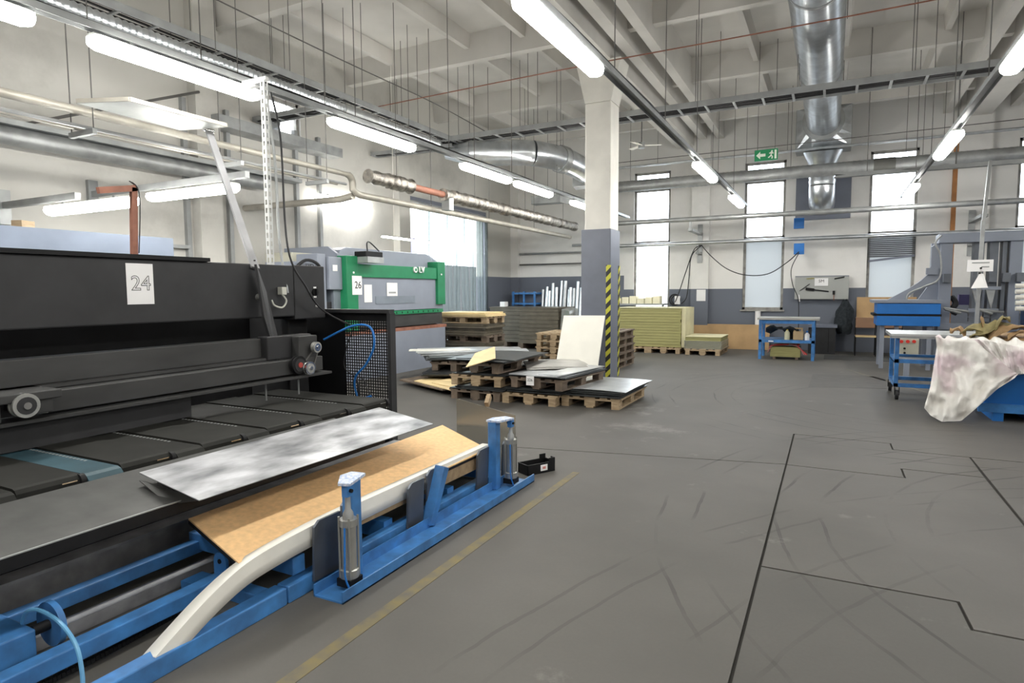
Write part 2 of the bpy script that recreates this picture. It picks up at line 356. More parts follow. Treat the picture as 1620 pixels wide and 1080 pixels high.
# back wall with window openings
WIN = [(-4.93, -3.93), (-2.05, -1.08), (.73, 1.7), (3.5, 4.5), (6.3, 7.3)]
WZ0, WZ1 = 1.0, 4.72
mb = MB(); xs = XL-.2
for a, b in WIN:
    mb.box(xs, a, YB, YB+.3, 0, ZC); mb.box(a, b, YB, YB+.3, 0, WZ0); mb.box(a, b, YB, YB+.3, WZ1, ZC); xs = b
mb.box(xs, XR+.2, YB, YB+.3, 0, ZC)
wb = struct(mb.build('wall_back', W_BACK))
for i, (a, b) in enumerate(((-3.33, -2.88), (2.41, 3.01), (5.0, 5.5), (-8.7, -8.45))):
    MB().box(a, b, YB-.16, YB+.02, 0, ZC).build('pilaster', W_BACK, wb)
FRAME = mat('window_frame_grime', (.40, .39, .36), .7, c2=(.22, .21, .2), scale=8)
for i, (a, b) in enumerate(WIN):
    y0 = YB+.06
    wd = bpy.data.objects.new('window_%d' % (i+1), None); COL.objects.link(wd); wd.location = ((a+b)/2, YB, WZ0); struct(wd)
    fm = MB()
    for x0, x1, z0, z1 in ((a, a+.06, WZ0, WZ1), (b-.06, b, WZ0, WZ1), (a, b, WZ0, WZ0+.06), (a, b, WZ1-.06, WZ1), (a, b, 2.73, 2.86), (a, b, 4.2, 4.26)):
        MB().box(x0, x1, y0, y0+.07, z0, z1).build('window_frame', FRAME, wd)
    MB().box(a+.05, b-.05, y0+.03, y0+.036, 2.84, 4.22).build('pane', M_CLEAR, wd)
    MB().box(a+.05, b-.05, y0+.03, y0+.036, 4.25, 4.68).build('pane', M_CLEAR, wd)
    MB().box(a+.05, b-.05, y0+.03, y0+.036, WZ0+.05, 2.75).build('pane', M_FROST2 if i == 0 else M_FROST, wd)
    MB().box(a-.04, b+.04, YB-.05, YB+.08, WZ0-.04, WZ0).build('window_sill', FRAME, wd)
# left wall with a gate opening
GY0, GY1, GZ = 11.6, 15.3, 3.62
wl = struct(MB().box(XL-.25, XL, YF-.2, 7.9, 0, ZC).box(XL-.25, XL, 7.9, 8.6, 0, 4.2).box(XL-.25, XL, 7.9, 8.6, 4.9, ZC).box(XL-.25, XL, 8.6, GY0, 0, ZC).box(XL-.25, XL, GY1, YB+.3, 0, ZC).box(XL-.25, XL, GY0, GY1, GZ, ZC).build('wall_left', W_LEFT))
for y in (1.2, 6.35, 11.25):
    MB().box(XL-.02, XL+.18, y, y+.4, 0, ZC).build('pilaster', W_LEFT, wl)
for y in (6.2, 6.95, 8.38, 8.95):
    MB().box(XL, XL+.07, y, y+.07, 0, 4.4).build('steel_channel', TRAY, wl)
d1 = bpy.data.objects.new('door_1', None); COL.objects.link(d1); d1.location = (XL, (GY0+GY1)/2, 0); struct(d1)
for y0, y1, z0, z1 in ((GY0-.08, GY0, 0, GZ+.08), (GY1, GY1+.08, 0, GZ+.08), (GY0, GY1, GZ, GZ+.08)):
    MB().box(XL-.05, XL+.04, y0, y1, z0, z1).build('door_frame', GREYPAINT, d1)
struct(MB().box(XR, XR+.25, YF-.2, YB+.3, 0, ZC).build('wall_right', W_BACK))
struct(MB().box(XL-.2, XR+.2, YF-.25, YF, 0, ZC).build('wall_front', W_BACK))
# ribbed concrete ceiling
ce = struct(MB().box(XL-.3, XR+.3, YF-.3, YB+.4, ZC, ZC+.25).build('ceiling', CEIL))
BY = [9.95+3.05*k for k in range(-4, 3)]
for y in BY:
    MB().hexa([(XL, y-.08, 5.6), (XR, y-.08, 5.6), (XR, y+.08, 5.6), (XL, y+.08, 5.6), (XL, y-.13, ZC), (XR, y-.13, ZC), (XR, y+.13, ZC), (XL, y+.13, ZC)]).build('beam', CEIL, ce)
for k in range(len(BY)-1):
    for x in (-7.6, -5.9, -4.8, -1.4, .1, 1.6, 4.3, 5.8, 7.3):
        y0, y1 = BY[k]+.1, BY[k+1]-.1
        MB().hexa([(x-.045, y0, 5.80), (x+.045, y0, 5.80), (x+.045, y1, 5.80), (x-.045, y1, 5.80), (x-.08, y0, ZC), (x+.08, y0, ZC), (x+.08, y1, ZC), (x-.08, y1, ZC)]).build('rib', CEIL, ce)
for x0, x1, z in ((-3.75, -3.3, 5.25), (-3.16, -2.98, 5.4), (-2.74, -2.58, 5.4), (2.1, 2.25, 5.4), (2.5, 2.95, 5.25), (3.3, 3.45, 5.4)):
    MB().box(x0, x1, YF, YB, z, ZC).build('main_beam', CEIL, ce)
# ================================================================== COLUMN
t = thing('column', 'square concrete column, white above and grey-blue below, with hazard tape', 'column', (-3.52, 10.25, 0))
MB().box(-3.74, -3.29, 10.02, 10.47, 0, 4.6).build('shaft', WHITE_C, t, bevel=.02)
MB().hexa([(-3.74, 10.02, 4.6), (-3.29, 10.02, 4.6), (-3.29, 10.47, 4.6), (-3.74, 10.47, 4.6), (-3.9, 10.02, 5.26), (-3.13, 10.02, 5.26), (-3.13, 10.47, 5.26), (-3.9, 10.47, 5.26)]).build('capital', WHITE_C, t)
MB().box(-3.79, -3.27, 9.99, 10.5, 0, 2.53).build('cladding', GREYPAINT, t, bevel=.015)
MB().box(-3.345, -3.262, 9.982, 9.99, .02, 1.93).build('hazard_tape', HAZ, t)
MB().box(-3.27, -3.262, 10.41, 10.49, .02, 1.93).build('hazard_tape', HAZ, t)
# ================================================================== FLUORESCENT LIGHTS
def make_light(name, label, L=1.52):
    r = thing(name, label, 'light', (0, 0, 0), group='fluorescent ceiling lights')
    hp = [(-.045, .05), (.045, .05), (.06, .034), (-.06, .034)]
    MB().prism([(x, -L/2, z) for x, z in hp], (0, L, 0)).build('housing', LAMPH, r)
    dp = [(-.07, .034), (.07, .034), (.08, .0), (.072, -.03), (.045, -.055), (0, -.062), (-.045, -.055), (-.072, -.03), (-.08, 0)]
    mb = MB(); rows = []
    for y, s in ((-L/2, .75), (-L/2+.05, 1), (L/2-.05, 1), (L/2, .75)):
        rows.append([(x*s, y, z*s if z < 0 else z) for x, z in dp]+[(dp[0][0]*s, y, dp[0][1])])
    mb.grid(rows); n = len(dp)+1
    mb.f += [tuple(range(n-1)), tuple(range(3*n, 4*n-1))]
    mb.build('diffuser', LAMP, r, smooth=True)
    for s in (-1, 1):
        MB().box(-.02, .02, s*L*.3-.02, s*L*.3+.02, .05, .072).build('clip', GALV_D, r)
    return r
ROW1 = [(-5.0, y) for y in (-1.6, 1.72, 3.63, 6.15, 8.93, 10.72, 13.4)]
ROW2 = [(-1.87, y) for y in (-2.5, 1.0, 4.55, 10.57, 14.3)]
ROW3 = [(1.32, y) for y in (-2.5, 1.6, 6.2, 10.2, 14.5)]
ROW4_FILL = [(4.8, y) for y in (-.5, 4, 8, 12)]  # unseen lamps added for more light, like the first ones of other rows
LBL = {('1', 1): 'warm lit tube light at the top left corner above the dark machine', ('1', 2): 'long lit tube light above the dark shear, nearest the slotted post', ('1', 3): 'lit tube light hanging left of the silver foil pipes, past the slotted post',
       ('1', 4): 'lit tube light end to end with another, the one nearer the camera', ('1', 5): 'lit tube light end to end with another, the one nearer the column', ('1', 6): 'lit tube light just past the column in front of the first window',
       ('2', 2): 'long lit tube light at the top centre in front of the column', ('2', 3): 'lit tube light on the middle rail beside the exit sign', ('2', 4): 'lit tube light on the middle rail in front of the second window',
       ('3', 2): 'lit tube light at the upper right edge of the photo', ('3', 3): 'lit tube light on the right hand rail below the cable tray', ('3', 4): 'small lit tube light far along the right hand rail by the third window'}
lt0 = None
for rn, row in (('1', ROW1), ('2', ROW2), ('3', ROW3), ('4', ROW4_FILL)):
    for i, (x, y) in enumerate(row):
        lab = LBL.get((rn, i), 'unseen tube light added for more light, %s along the %s row' % (('first', 'second', 'third', 'fourth', 'fifth', 'sixth', 'seventh')[i], {'1': 'left', '2': 'middle', '3': 'right', '4': 'far right'}[rn]))
        if lt0 is None:
            lt0 = make_light('fluorescent_light', lab); lt0.location = (x, y, 3.40)
        else: dup(lt0, (x, y, 3.40), 0, lab)
def rods(parent, pts, ztop=ZC-.01, r=.0055):
    for x, y, z in pts: MB().cyl((x, y, z), (x, y, ztop), r, 5).build('hanger_rod', ROD, parent)
def rail(x, y0, y1, label):
    t = thing('light_rail', label, 'rail', (x, (y0+y1)/2, 3.472), group='steel rails carrying the tube lights')
    MB().box(x-.045, x+.045, y0, y1, 3.515, 3.525).box(x-.045, x-.04, y0, y1, 3.472, 3.515).box(x+.04, x+.045, y0, y1, 3.472, 3.515).build('channel', TRAY, t)
    MB().tube(smooth_path([(x+.02, y0, 3.54)]+[(x+random.uniform(-.02, .04), y0+k*1.1, 3.535+random.uniform(0, .02)) for k in range(1, int((y1-y0)/1.1))]+[(x, y1, 3.54)], 2), .014, 6).build('cable', CABLE, t)
    y = y0+.8
    while y < y1:
        rods(t, [(x, y, 3.52)]); y += 2.0
rail(-5.0, -3, 16.8, 'steel light rail on the left, above the dark shear')
rail(-1.87, -3, 16.0, 'steel light rail crossing the top centre past the column')
rail(1.32, -3, 16.5, 'steel light rail on the right, running down to the third window')
# ================================================================== CABLE TRAYS
def tray(p0, p1, width, label, h=.07, ncab=5, rodstep=1.5):
    p0, p1 = Vector(p0), Vector(p1); d = (p1-p0); L = d.length; d.normalize(); s = d.cross(Z_)
    t = thing('cable_tray', label, 'cable tray', (p0+p1)/2, group='ladder cable trays')
    for k in (-1, 1):
        MB().beam(p0+s*k*width/2, p1+s*k*width/2, .02, h).build('side_rail', TRAY, t)
    n = int(L/.42)
    for i in range(n+1):
        c = p0+d*(i*L/n)-Z_*(h/2-.01)
        MB().beam(c-s*width/2, c+s*width/2, .035, .02).build('rung', TRAY, t)
    for k in range(ncab):
        a = (k/(max(1, ncab-1))-.5)*width*.8
        MB().tube([p0+s*(a+random.uniform(-.012, .012))+d*(L*i/10)+Z_*random.uniform(-.015, .01) for i in range(11)], .014, 5).build('cable', CABLE, t)
    i = .5
    while i < L:
        for k in (-1, 1):
            c = p0+d*i+s*k*width/2; rods(t, [(c.x, c.y, c.z)])
        i += rodstep
    return t
tray((-6.92, -3, 4.5), (-6.92, 10.95, 4.5), .36, 'long ladder cable tray running away along the upper left', h=.09)
tray((-7.05, 10.78, 4.5), (8.4, 10.78, 4.5), .42, 'ladder cable tray crossing the room behind the column', h=.09)
tray((-8.65, 7.62, 4.38), (-6.75, 7.62, 4.38), .25, 'short cable tray branching to the left wall, nearer the camera', ncab=4)
tray((-8.65, 10.6, 4.38), (-6.75, 10.75, 4.38), .25, 'short cable tray branching to the left wall above the foil pipe', ncab=4)
tray((.0, 12.9, 3.55), (5.5, 12.9, 3.55), .08, 'narrow steel cable channel at the right above the press frame', ncab=2, rodstep=1.3)
# ================================================================== DUCTS
def spiral(path, r, n=20, pitch=.06, depth=.012):
    """corrugated tube: path resampled, the radius ripples"""
    pts = [Vector(p) for p in path]; out = []; rs = []; k = 0
    for a, b in zip(pts[:-1], pts[1:]):
        L = (b-a).length; m = max(1, int(L/(pitch/2)))
        for i in range(m): out.append(a.lerp(b, i/m)); rs.append(r+(depth if k % 2 else 0)); k += 1
    out.append(pts[-1]); rs.append(r)
    return MB().tube(out, rs, n)
t = thing('ventilation_duct', 'large silver spiral duct running overhead to the far wall', 'duct', (-.27, 9, 4.85))
DZ = 5.2
spiral([(-.27, -2, DZ), (-.27, 15.6, DZ)], .32, 28, .1, .016).build('spiral_pipe', GALV, t, smooth=True)
for y in (2.0, 5.2, 8.6, 12.0): MB().cyl((-.27, y-.02, DZ), (-.27, y+.02, DZ), .345, 28).build('joint_ring', GALV_D, t, smooth=True)
MB().cyl((-.27, 15.55, DZ), (-.27, 15.63, DZ), .42, 28).build('collar', GALV_D, t, smooth=True)
MB().cyl((-.27, 15.63, DZ), (-.27, 15.85, DZ), .32, 28).build('collar_pipe', GALV, t, smooth=True)
ring = [(-.27+.32*cos(a_), 15.85, DZ+.32*sin(a_)) for a_ in [pi/4+2*pi*k/16 for k in range(16)]]
def sq_(a_):
    c_, s_ = cos(a_), sin(a_); k_ = .56/max(abs(c_), abs(s_)); return (-.27+c_*k_, 16.05, DZ-.05+s_*k_*.82)
MB().grid([ring+[ring[0]], [sq_(pi/4+2*pi*k/16) for k in range(17)]]).build('square_transition', GALV, t)
MB().box(-.84, .30, 16.05, 16.65, DZ-.52, DZ+.42).build('plenum_box', GALV_D, t)
MB().cyl((-.27, 16.4, DZ-.5), (-.27, 16.45, 4.4), .42, 24, .29).build('reducer', GALV, t, smooth=True)
el = [(-.27, 16.45, 4.45), (-.27, 16.45, 3.92)]+arc((-.27, 16.8, 3.92), .35, pi, 1.5*pi, 8, Y_, Z_)[1:]+[(-.27, 17.05, 3.57)]
spiral(el[:2], .28, 24, .09, .012).build('drop_pipe', GALV, t, smooth=True)
MB().tube(el[1:], .28, 24).build('elbow', GALV, t, smooth=True)
MB().box(-.85, .35, 17.06, 17.1, 3.2, 4.25).build('wall_plate', GREYPAINT, t)
for y in (1, 4, 7, 10, 13): rods(t, [(-.62, y, DZ), (.08, y, DZ)])
t = thing('ventilation_duct', 'long dull spiral duct running across in front of the windows', 'duct', (0, 15.6, 3.95))
spiral([(-5.6, 15.6, 4.13), (7.5, 15.6, 4.13)], .135, 18, .1, .006).build('spiral_pipe', GALV_D, t, smooth=True)
MB().cyl((.72, 15.6, 4.13), (1.12, 15.6, 4.13), .15, 18).build('coupling', mat('dark_coupling', (.12, .12, .11), .6), t, smooth=True)
rods(t, [(x, 15.6, 4.2) for x in (-4.6, -2.6, -.9, 1.6, 3.3, 5)])
t = thing('ventilation_duct', 'bright narrow spiral duct along the upper left tray', 'duct', (-6.58, 4, 4.1))
spiral([(-6.58, -3, 4.23), (-6.58, 9.9, 4.23)], .066, 16, .07, .016).build('spiral_pipe', GALV, t, smooth=True)
MB().cyl((-6.58, 7.35, 4.23), (-6.58, 8.1, 4.23), .088, 16).build('sleeve', GALV_D, t, smooth=True)
rods(t, [(-6.58, y, 4.27) for y in (1, 3, 5, 7, 9)])
t = thing('ventilation_duct', 'fat silver bent duct hanging left of the column', 'duct', (-5.6, 11.5, 3.8))
pth = smooth_path([(-6.5, 10.9, 4.25), (-6.0, 11.15, 4.25), (-5.4, 11.5, 4.25), (-5.0, 12.2, 4.2), (-4.85, 13.0, 4.1)], 5)
spiral(pth[:11], .24, 24, .07, .01).build('spiral_pipe', GALV, t, smooth=True)
MB().tube(pth[10:], .25, 24).build('elbow', GALV, t, smooth=True)
MB().tube([pth[0]-Vector((.45, .2, 0)), pth[0]], [.10, .24], 24).build('reducer', GALV, t, smooth=True)
MB().tube([pth[14], pth[15]], .275, 24).build('collar', GALV_D, t, smooth=True)
e = pth[-1]
MB().hexa([e+Vector(v) for v in ((-.3, .05, -.3), (.3, .05, -.3), (.32, .3, -.34), (-.32, .3, -.34), (-.3, .05, .3), (.3, .05, .3), (.32, .3, .34), (-.32, .3, .34))]).build('square_transition', GALV_D, t)
rods(t, [(-5.6, 11.35, 4.3), (-5.0, 12.0, 4.3)])
t = thing('ventilation_duct', 'dark rectangular duct bending above the far left pallets', 'duct', (-6, 14.8, 3.6))
MB().box(-6.9, -6.1, 14.6, 14.9, 3.72, 3.92).build('duct_box', GALV_D, t)
MB().hexa([(-6.1, 14.6, 3.72), (-5.6, 15.4, 3.6), (-5.6, 15.75, 3.6), (-6.1, 14.9, 3.72), (-6.1, 14.6, 3.92), (-5.6, 15.4, 3.85), (-5.6, 15.75, 3.85), (-6.1, 14.9, 3.92)]).build('duct_bend', GALV_D, t)
rods(t, [(-6.5, 14.75, 3.9)])
t = thing('wall_duct', 'dark round duct running along the left wall behind the lights', 'duct', (-8.5, 4, 3.1))
MB().cyl((-8.52, -4, 3.33), (-8.52, 7.6, 3.33), .11, 16).build('duct_pipe', GALV_D, t, smooth=True)
MB().box(-8.66, -8.4, -4, 8.3, 3.44, 3.5).build('cover_ledge', TRAY, t)
t = thing('wall_duct', 'grey boxed duct high on the left wall by the small window', 'duct', (-8.5, 8.5, 4.3))
MB().box(-8.68, -8.35, 6.6, 9.3, 4.05, 4.22).build('duct_box', GALV_D, t)
spiral([(-8.45, 7.7, 4.4), (-9.5, 8.6, 4.4)], .14, 16, .08, .012).build('spiral_pipe', GALV, t, smooth=True)
# window in the left wall, behind that duct
w6 = bpy.data.objects.new('window_6', None); COL.objects.link(w6); w6.location = (XL, 8.25, 4.2); struct(w6)
for y0, y1, z0, z1 in ((7.9, 7.95, 4.2, 4.9), (8.55, 8.6, 4.2, 4.9), (7.9, 8.6, 4.2, 4.25), (7.9, 8.6, 4.85, 4.9)):
    MB().box(XL-.12, XL-.06, y0, y1, z0, z1).build('window_frame', FRAME, w6)
# ================================================================== PIPES
t = thing('heating_pipe', 'beige pipe with an elbow loop running along the left side', 'pipe', (-6.35, 6, 3.0))
p1 = [(-6.35, -3, 3.22), (-6.35, 7.15, 3.22)]+arc((-6.35, 7.15, 3.10), .12, pi/2, 0, 5, Y_, Z_)+[(-6.35, 7.27, 3.02)]+[(-6.35, 7.33, 2.98), (-6.35, 7.42, 2.96), (-6.35, 15.9, 2.96)]
MB().tube(p1, .05, 12).build('pipe', PIPE, t, smooth=True)
p2 = [(-6.22, 7.02, 3.06)]+arc((-6.22, 7.02, 2.98), .1, pi/2, -pi/2, 6, Y_, Z_)+[(-6.6, 6.9, 2.86), (-8.4, 6.9, 2.86)]
MB().tube([(-6.45, -3, 3.08), (-6.45, 7.05, 3.08)], .022, 8).build('conduit', PIPE, t, smooth=True)
MB().tube([(-6.52, -3, 3.1), (-6.52, 7.05, 3.1)], .018, 8).build('conduit', GALV_D, t, smooth=True)
MB().tube([(-6.28, -3, 3.06), (-6.28, 7.05, 3.06)], .018, 8).build('conduit', GALV_D, t, smooth=True)
for y in (2.0, 3.55, 5.2, 6.6): MB().box(-6.6, -6.2, y-.02, y+.02, 3.0, 3.05).build('bracket', TRAY, t)
rods(t, [(x, y, 3.03) for y in (2.0, 3.55, 5.2, 6.6) for x in (-6.58, -6.22)]+[(-6.35, y, 3.0) for y in (9.3, 11.4, 13.6)])
t = thing('heating_pipe', 'beige crossing pipe below the elbow loop towards the left wall', 'pipe', (-7.4, 7.3, 2.8))
MB().tube([(-8.69, 7.3, 2.9), (-6.6, 7.3, 2.9), (-6.38, 7.3, 2.93)], .05, 12).build('pipe', PIPE, t, smooth=True)
t = thing('insulated_pipe', 'foil wrapped pipe with a bare rust red section', 'pipe', (-6.15, 11, 3.1))
def crumple(y0, y1, x, z, r):
    n = int((y1-y0)/.05); pts = [(x, y0+(y1-y0)*i/n, z) for i in range(n+1)]
    return MB().tube(pts, [r*random.uniform(.82, 1.18) for _ in pts], 14)
crumple(7.32, 8.35, -6.1, 3.2, .105).build('foil_wrap', FOIL, t, smooth=True)
MB().cyl((-6.1, 8.3, 3.2), (-6.1, 9.35, 3.2), .055, 12).build('bare_pipe', RUST, t, smooth=True)
crumple(9.3, 15.6, -6.1, 3.2, .105).build('foil_wrap', FOIL, t, smooth=True)
MB().obox((-6.1, 9.45, 3.05), (.16, .14, .22)).build('valve', GALV_D, t)
rods(t, [(-6.1, y, 3.25) for y in (8.0, 10.4, 12.6, 14.8)])
t = thing('heating_pipe', 'pair of thin pipes along the far left wall ending in a bend', 'pipe', (-7.3, 16.9, 2.2))
MB().tube([(-8.4, 16.95, 2.62), (-6.4, 16.95, 2.62)]+arc((-6.4, 16.95, 2.72), .1, -pi/2, pi/2, 6, X_, Z_)+[(-6.7, 16.95, 2.82)], .035, 10).build('pipe', GALV_D, t, smooth=True)
MB().tube([(-8.4, 16.95, 2.3), (-6.1, 16.95, 2.3), (-6.1, 16.95, 3.0)], .025, 10).build('pipe', ROD, t, smooth=True)
for nm, lab, z, y, r, mm in (('heating_pipe', 'upper steel pipe on brackets crossing the windows', 3.22, 15.6, .06, GALV_D), ('heating_pipe', 'lower steel pipe crossing at the foot of the upper window panes', 2.72, 16.6, .05, GALV), ('steel_conduit', 'thin bright conduit high on the far wall', 4.68, 15.95, .03, GALV)):
    t = thing(nm, lab, 'pipe', (1, y, z-.1))
    MB().cyl((-5.6, y, z), (7.5, y, z), r, 12).build('pipe', mm, t, smooth=True)
    if z < 4:
        for x in (-3.1, 2.7): MB().box(x-.06, x+.06, y+.02, YB-.15, z-.28, z-.22).box(x-.06, x+.06, YB-.2, YB-.16, z-.5, z).box(x-.03, x+.03, y-.02, y+.03, z-.28, z-.04).build('bracket', GALV_D, t)
    else:
        rods(t, [(x, y, z) for x in (-4, -1, 2, 4)])
MB_ = MB()
tag(MB().box(2.33, 2.41, 16.98, 17.09, .0, 4.9).build('copper_pipe_cover', mat('orange_pipe', (.38, .17, .06), .6, var=.2)), 'orange brown vertical pipe beside the far wall pilaster', 'pipe')
# thin wires strung across
for k, (pts, lab, mm) in enumerate((([(-8, 8.85, 4.7), (-3.7, 8.85, 4.78), (0, 8.85, 4.8), (6, 8.9, 4.9)], 'thin red brown wire strung below the ceiling beams', RUST),
                         ([(-5.6, 15.4, 4.7), (0, 15.4, 4.72), (7, 15.4, 4.78)], 'thin dark wire strung along the far wall', ROD),
                         ([(-6.5, 2.5, 4.95), (-6.5, 7, 4.9), (-6.4, 9.5, 4.85), (-6.3, 11.5, 4.7)], 'thin dark wire sagging above the left cable tray', ROD))):
    tag(MB().tube(smooth_path(pts, 4), .009, 5).build('hanging_wire', mm), lab, 'wire')
# exit sign, fan
t = thing('exit_sign', 'green hanging exit sign with white arrow and running figure', 'sign', (-1.15, 12.6, 3.9))
c0 = atY(1196, 238, 12.6); c1 = atY(1228, 252, 12.6); cx, cz = (c0.x+c1.x)/2, (c0.z+c1.z)/2
MB().box(cx-.2, cx+.2, 12.6, 12.64, cz-.1, cz+.1).build('panel', SIGNG, t)
WS = mat('sign_white', (.8, .85, .75), .5)
MB().prism([(cx-.17, 12.597, cz), (cx-.10, 12.597, cz+.07), (cx-.10, 12.597, cz+.025), (cx-.01, 12.597, cz+.025), (cx-.01, 12.597, cz-.025), (cx-.10, 12.597, cz-.025), (cx-.10, 12.597, cz-.07)], (0, .004, 0)).build('arrow', WS, t)
mb = MB(); mb.cyl((cx+.10, 12.597, cz+.06), (cx+.10, 12.601, cz+.06), .016, 10)
for a, b in (((.10, .045), (.085, -.01)), ((.09, .04), (.055, .02)), ((.1, .04), (.125, .015)), ((.085, -.01), (.11, -.04)), ((.11, -.04), (.10, -.075)), ((.085, -.01), (.06, -.045)), ((.06, -.045), (.035, -.05))):
    mb.beam((cx+a[0], 12.598, cz+a[1]), (cx+b[0], 12.598, cz+b[1]), .003, .02, up=(b[1]-a[1], 0, a[0]-b[0]))
mb.build('running_figure', WS, t)
MB().box(cx+.145, cx+.18, 12.597, 12.6, cz-.08, cz+.08).build('doorway', WS, t)
rods(t, [(cx-.15, 12.62, cz+.1), (cx+.15, 12.62, cz+.1)])
fc = atY(1015, 230, 13.5)
t = thing('ceiling_fan', 'small three bladed ceiling fan hanging beside the column', 'fan', fc)
MB().cyl(fc, (fc.x, fc.y, ZC), .012, 8).build('rod', ROD, t)
MB().cyl(fc-Z_*.06, fc+Z_*.06, .07, 14).build('motor', GALV_D, t, smooth=True)
for a in (.35, 2.45, 4.5):
    d = Vector((cos(a), sin(a), 0)); MB().beam(fc+d*.06, fc+d*.42, .10, .012, up=(.2, 0, 1)).build('blade', STRIPW, t)
# strip curtain in the gate
t = thing('strip_curtain', 'curtain of hanging clear plastic strips in the bright gate', 'curtain', (XL+.1, 13.7, 0))
MB().box(XL+.03, XL+.1, 12.1, GY1, 3.5, 3.58).build('curtain_rail', GALV_D, t)
n = 16
for i in range(n):
    y = 12.12+(GY1-12.25)*i/(n-1); a = .02*(i % 2)
    rows = []
    for k in range(7):
        z = 3.5-k*(3.45/6); wv = .012*sin(i*1.7+k*.9)
        rows.append([(XL+.05+a+wv+.015*abs(j-1), y+j*.1+.01*sin(k+i), z) for j in range(3)])
    MB().grid(rows).build('strip', M_STRIP, t, smooth=True, solid=.004)
tag(MB().box(-12.65, -12.35, 16.4, 17.4, 1.9, 2.2).box(-12.55, -12.45, 16.45, 16.55, -.3, 1.9).box(-12.55, -12.45, 17.25, 17.35, -.3, 1.9).build('yellow_board', mat('yellow_paint', (.65, .5, .02), .5)), 'yellow board outside the gate left of the plastic strips', 'board')
tag(MB().box(-12.62, -12.4, 16.75, 17.2, 2.2, 3.3).build('purple_board', mat('purple_grey_paint', (.2, .2, .36), .5)), 'purple grey board outside the gate above the yellow one', 'board')
# ================================================================== GUILLOTINE SHEAR
t = thing('guillotine_shear', 'long charcoal guillotine shear with sheet 24 on its beam', 'machine', (-4.7, 2.4, 0))
MB().box(-4.85, -4.5, -1.0, 4.3, 1.28, 1.755).build('top_beam', DARKM, t, bevel=.012)
MB().box(-4.85, -4.5, 4.305, 4.7, 1.25, 1.76).build('end_housing', DARKM, t, bevel=.01)
MB().box(-4.95, -4.47, -1.0, 3.4, 1.755, 1.785).build('cap_plate', BLACKM, t)
MB().box(-5.4, -5.3, -1.0, 4.7, 0, 1.3).build('throat_back', BLACKM, t)
MB().box(-5.3, -4.75, 4.45, 4.7, 0, 1.28).build('side_frame', DARKM, t, bevel=.01)
MB().box(-5.3, -4.6, -1.0, 4.45, 0, .42).build('bed', BLACKM, t)
MB().box(-6.6, -6.4, -1, 4.42, 0, 2.1).build('rear_guard', mat('pale_blue_grey_panel', (.24, .28, .36), .5, var=.1, scale=3), t)
MB().box(-6.45, -5.4, -1, 4.2, .0, 1.2).build('rear_table', DARKM, t)
# back gauge carriage beams
MB().box(-4.42, -4.3, -1.0, 3.84, .95, 1.115).build('gauge_beam', MIDM, t, bevel=.006)
MB().box(-4.42, -4.24, -1.0, 3.84, .93, .95).build('beam_lip', MIDM, t)
MB().box(-4.24, -4.12, 2.0, 4.25, .80, .925).build('lower_beam', MIDM, t, bevel=.005)
MB().box(-4.26, -4.06, -1.0, 4.3, .765, .785).build('lower_lip', MIDM, t)
MB().box(-4.32, -4.16, -1.0, 2.95, .60, .765).build('lower_beam', DARKM, t)
o = MB().box(-4.32, -4.0, 1.45, 2.02, .90, .95).box(-4.3, -4.02, 1.5, 1.72, .8, .9).box(-4.3, -4.02, 1.85, 1.98, .82, .9).build('pulley_block', MIDM, t, bevel=.006)
def pulley(c, r, w_, m_rim, m_hub, par, nm='pulley', m_axle=None):
    c = Vector(c); o = MB().tube([c-X_*w_, c-X_*w_*.6, c-X_*w_*.6, c+X_*w_*.6, c+X_*w_*.6, c+X_*w_], [r, r, r*.9, r*.9, r, r], 24).build(nm, m_rim, par, smooth=True)
    MB().cyl(c+X_*w_, c+X_*(w_+.004), r*.72, 20).build('hub', m_hub, o); MB().cyl(c+X_*w_, c+X_*(w_+.012), r*.3, 12).build('axle', m_axle or CHROME, o)
pulley(atX(38, 641, -4.0), .068, .03, ALU, DARKM, t)
MB().box(-4.35, -4.22, 3.72, 4.22, .93, 1.13).build('carriage_block', DARKM, t, bevel=.01)
MB().box(-4.22, -4.13, 3.98, 4.2, .9, 1.12).build('motor_bracket', MIDM, t, bevel=.008)
pulley(atX(472, 577, -4.08), .078, .02, BLACKM, DARKM, t, m_axle=mat('dull_red_hub', (.35, .05, .04), .6))
pulley(atX(489, 582, -4.04), .058, .02, CHROME, ALU, t)
pulley(atX(500, 549, -4.08), .048, .02, ALU, CHROME, t)
MB().beam(atX(497, 552, -4.11), atX(480, 575, -4.11), .004, .012, up=(0, .7, .7)).build('drive_belt', ROD, t)
MB().beam(atX(504, 552, -4.11), atX(496, 580, -4.11), .004, .012, up=(0, .7, .7)).build('drive_belt', ROD, t)
for px_ in (420, 472): a = atX(px_, 600, -4.2); MB().cyl(a, (a.x, a.y, .55), .008, 6).build('guide_rod', GALV_D, t)
# dark triangular arm
q = [atX(402, 418, -4.46), atX(418, 462, -4.46), atX(447, 575, -4.25), atX(436, 575, -4.25), atX(414, 500, -4.35)]
MB().prism(q, (.03, 0, 0)).build('swing_arm', DARKM, t)
a = atX(408, 470, -4.46); MB().cyl(a, a+X_*.05, .03, 14).build('arm_pivot', ALU, t, smooth=True)
for p in ((402, 412), (410, 440), (417, 465)): a = atX(p[0], p[1], -4.5); MB().cyl(a, a+X_*.012, .007, 8).build('bolt', BLACKM, t)
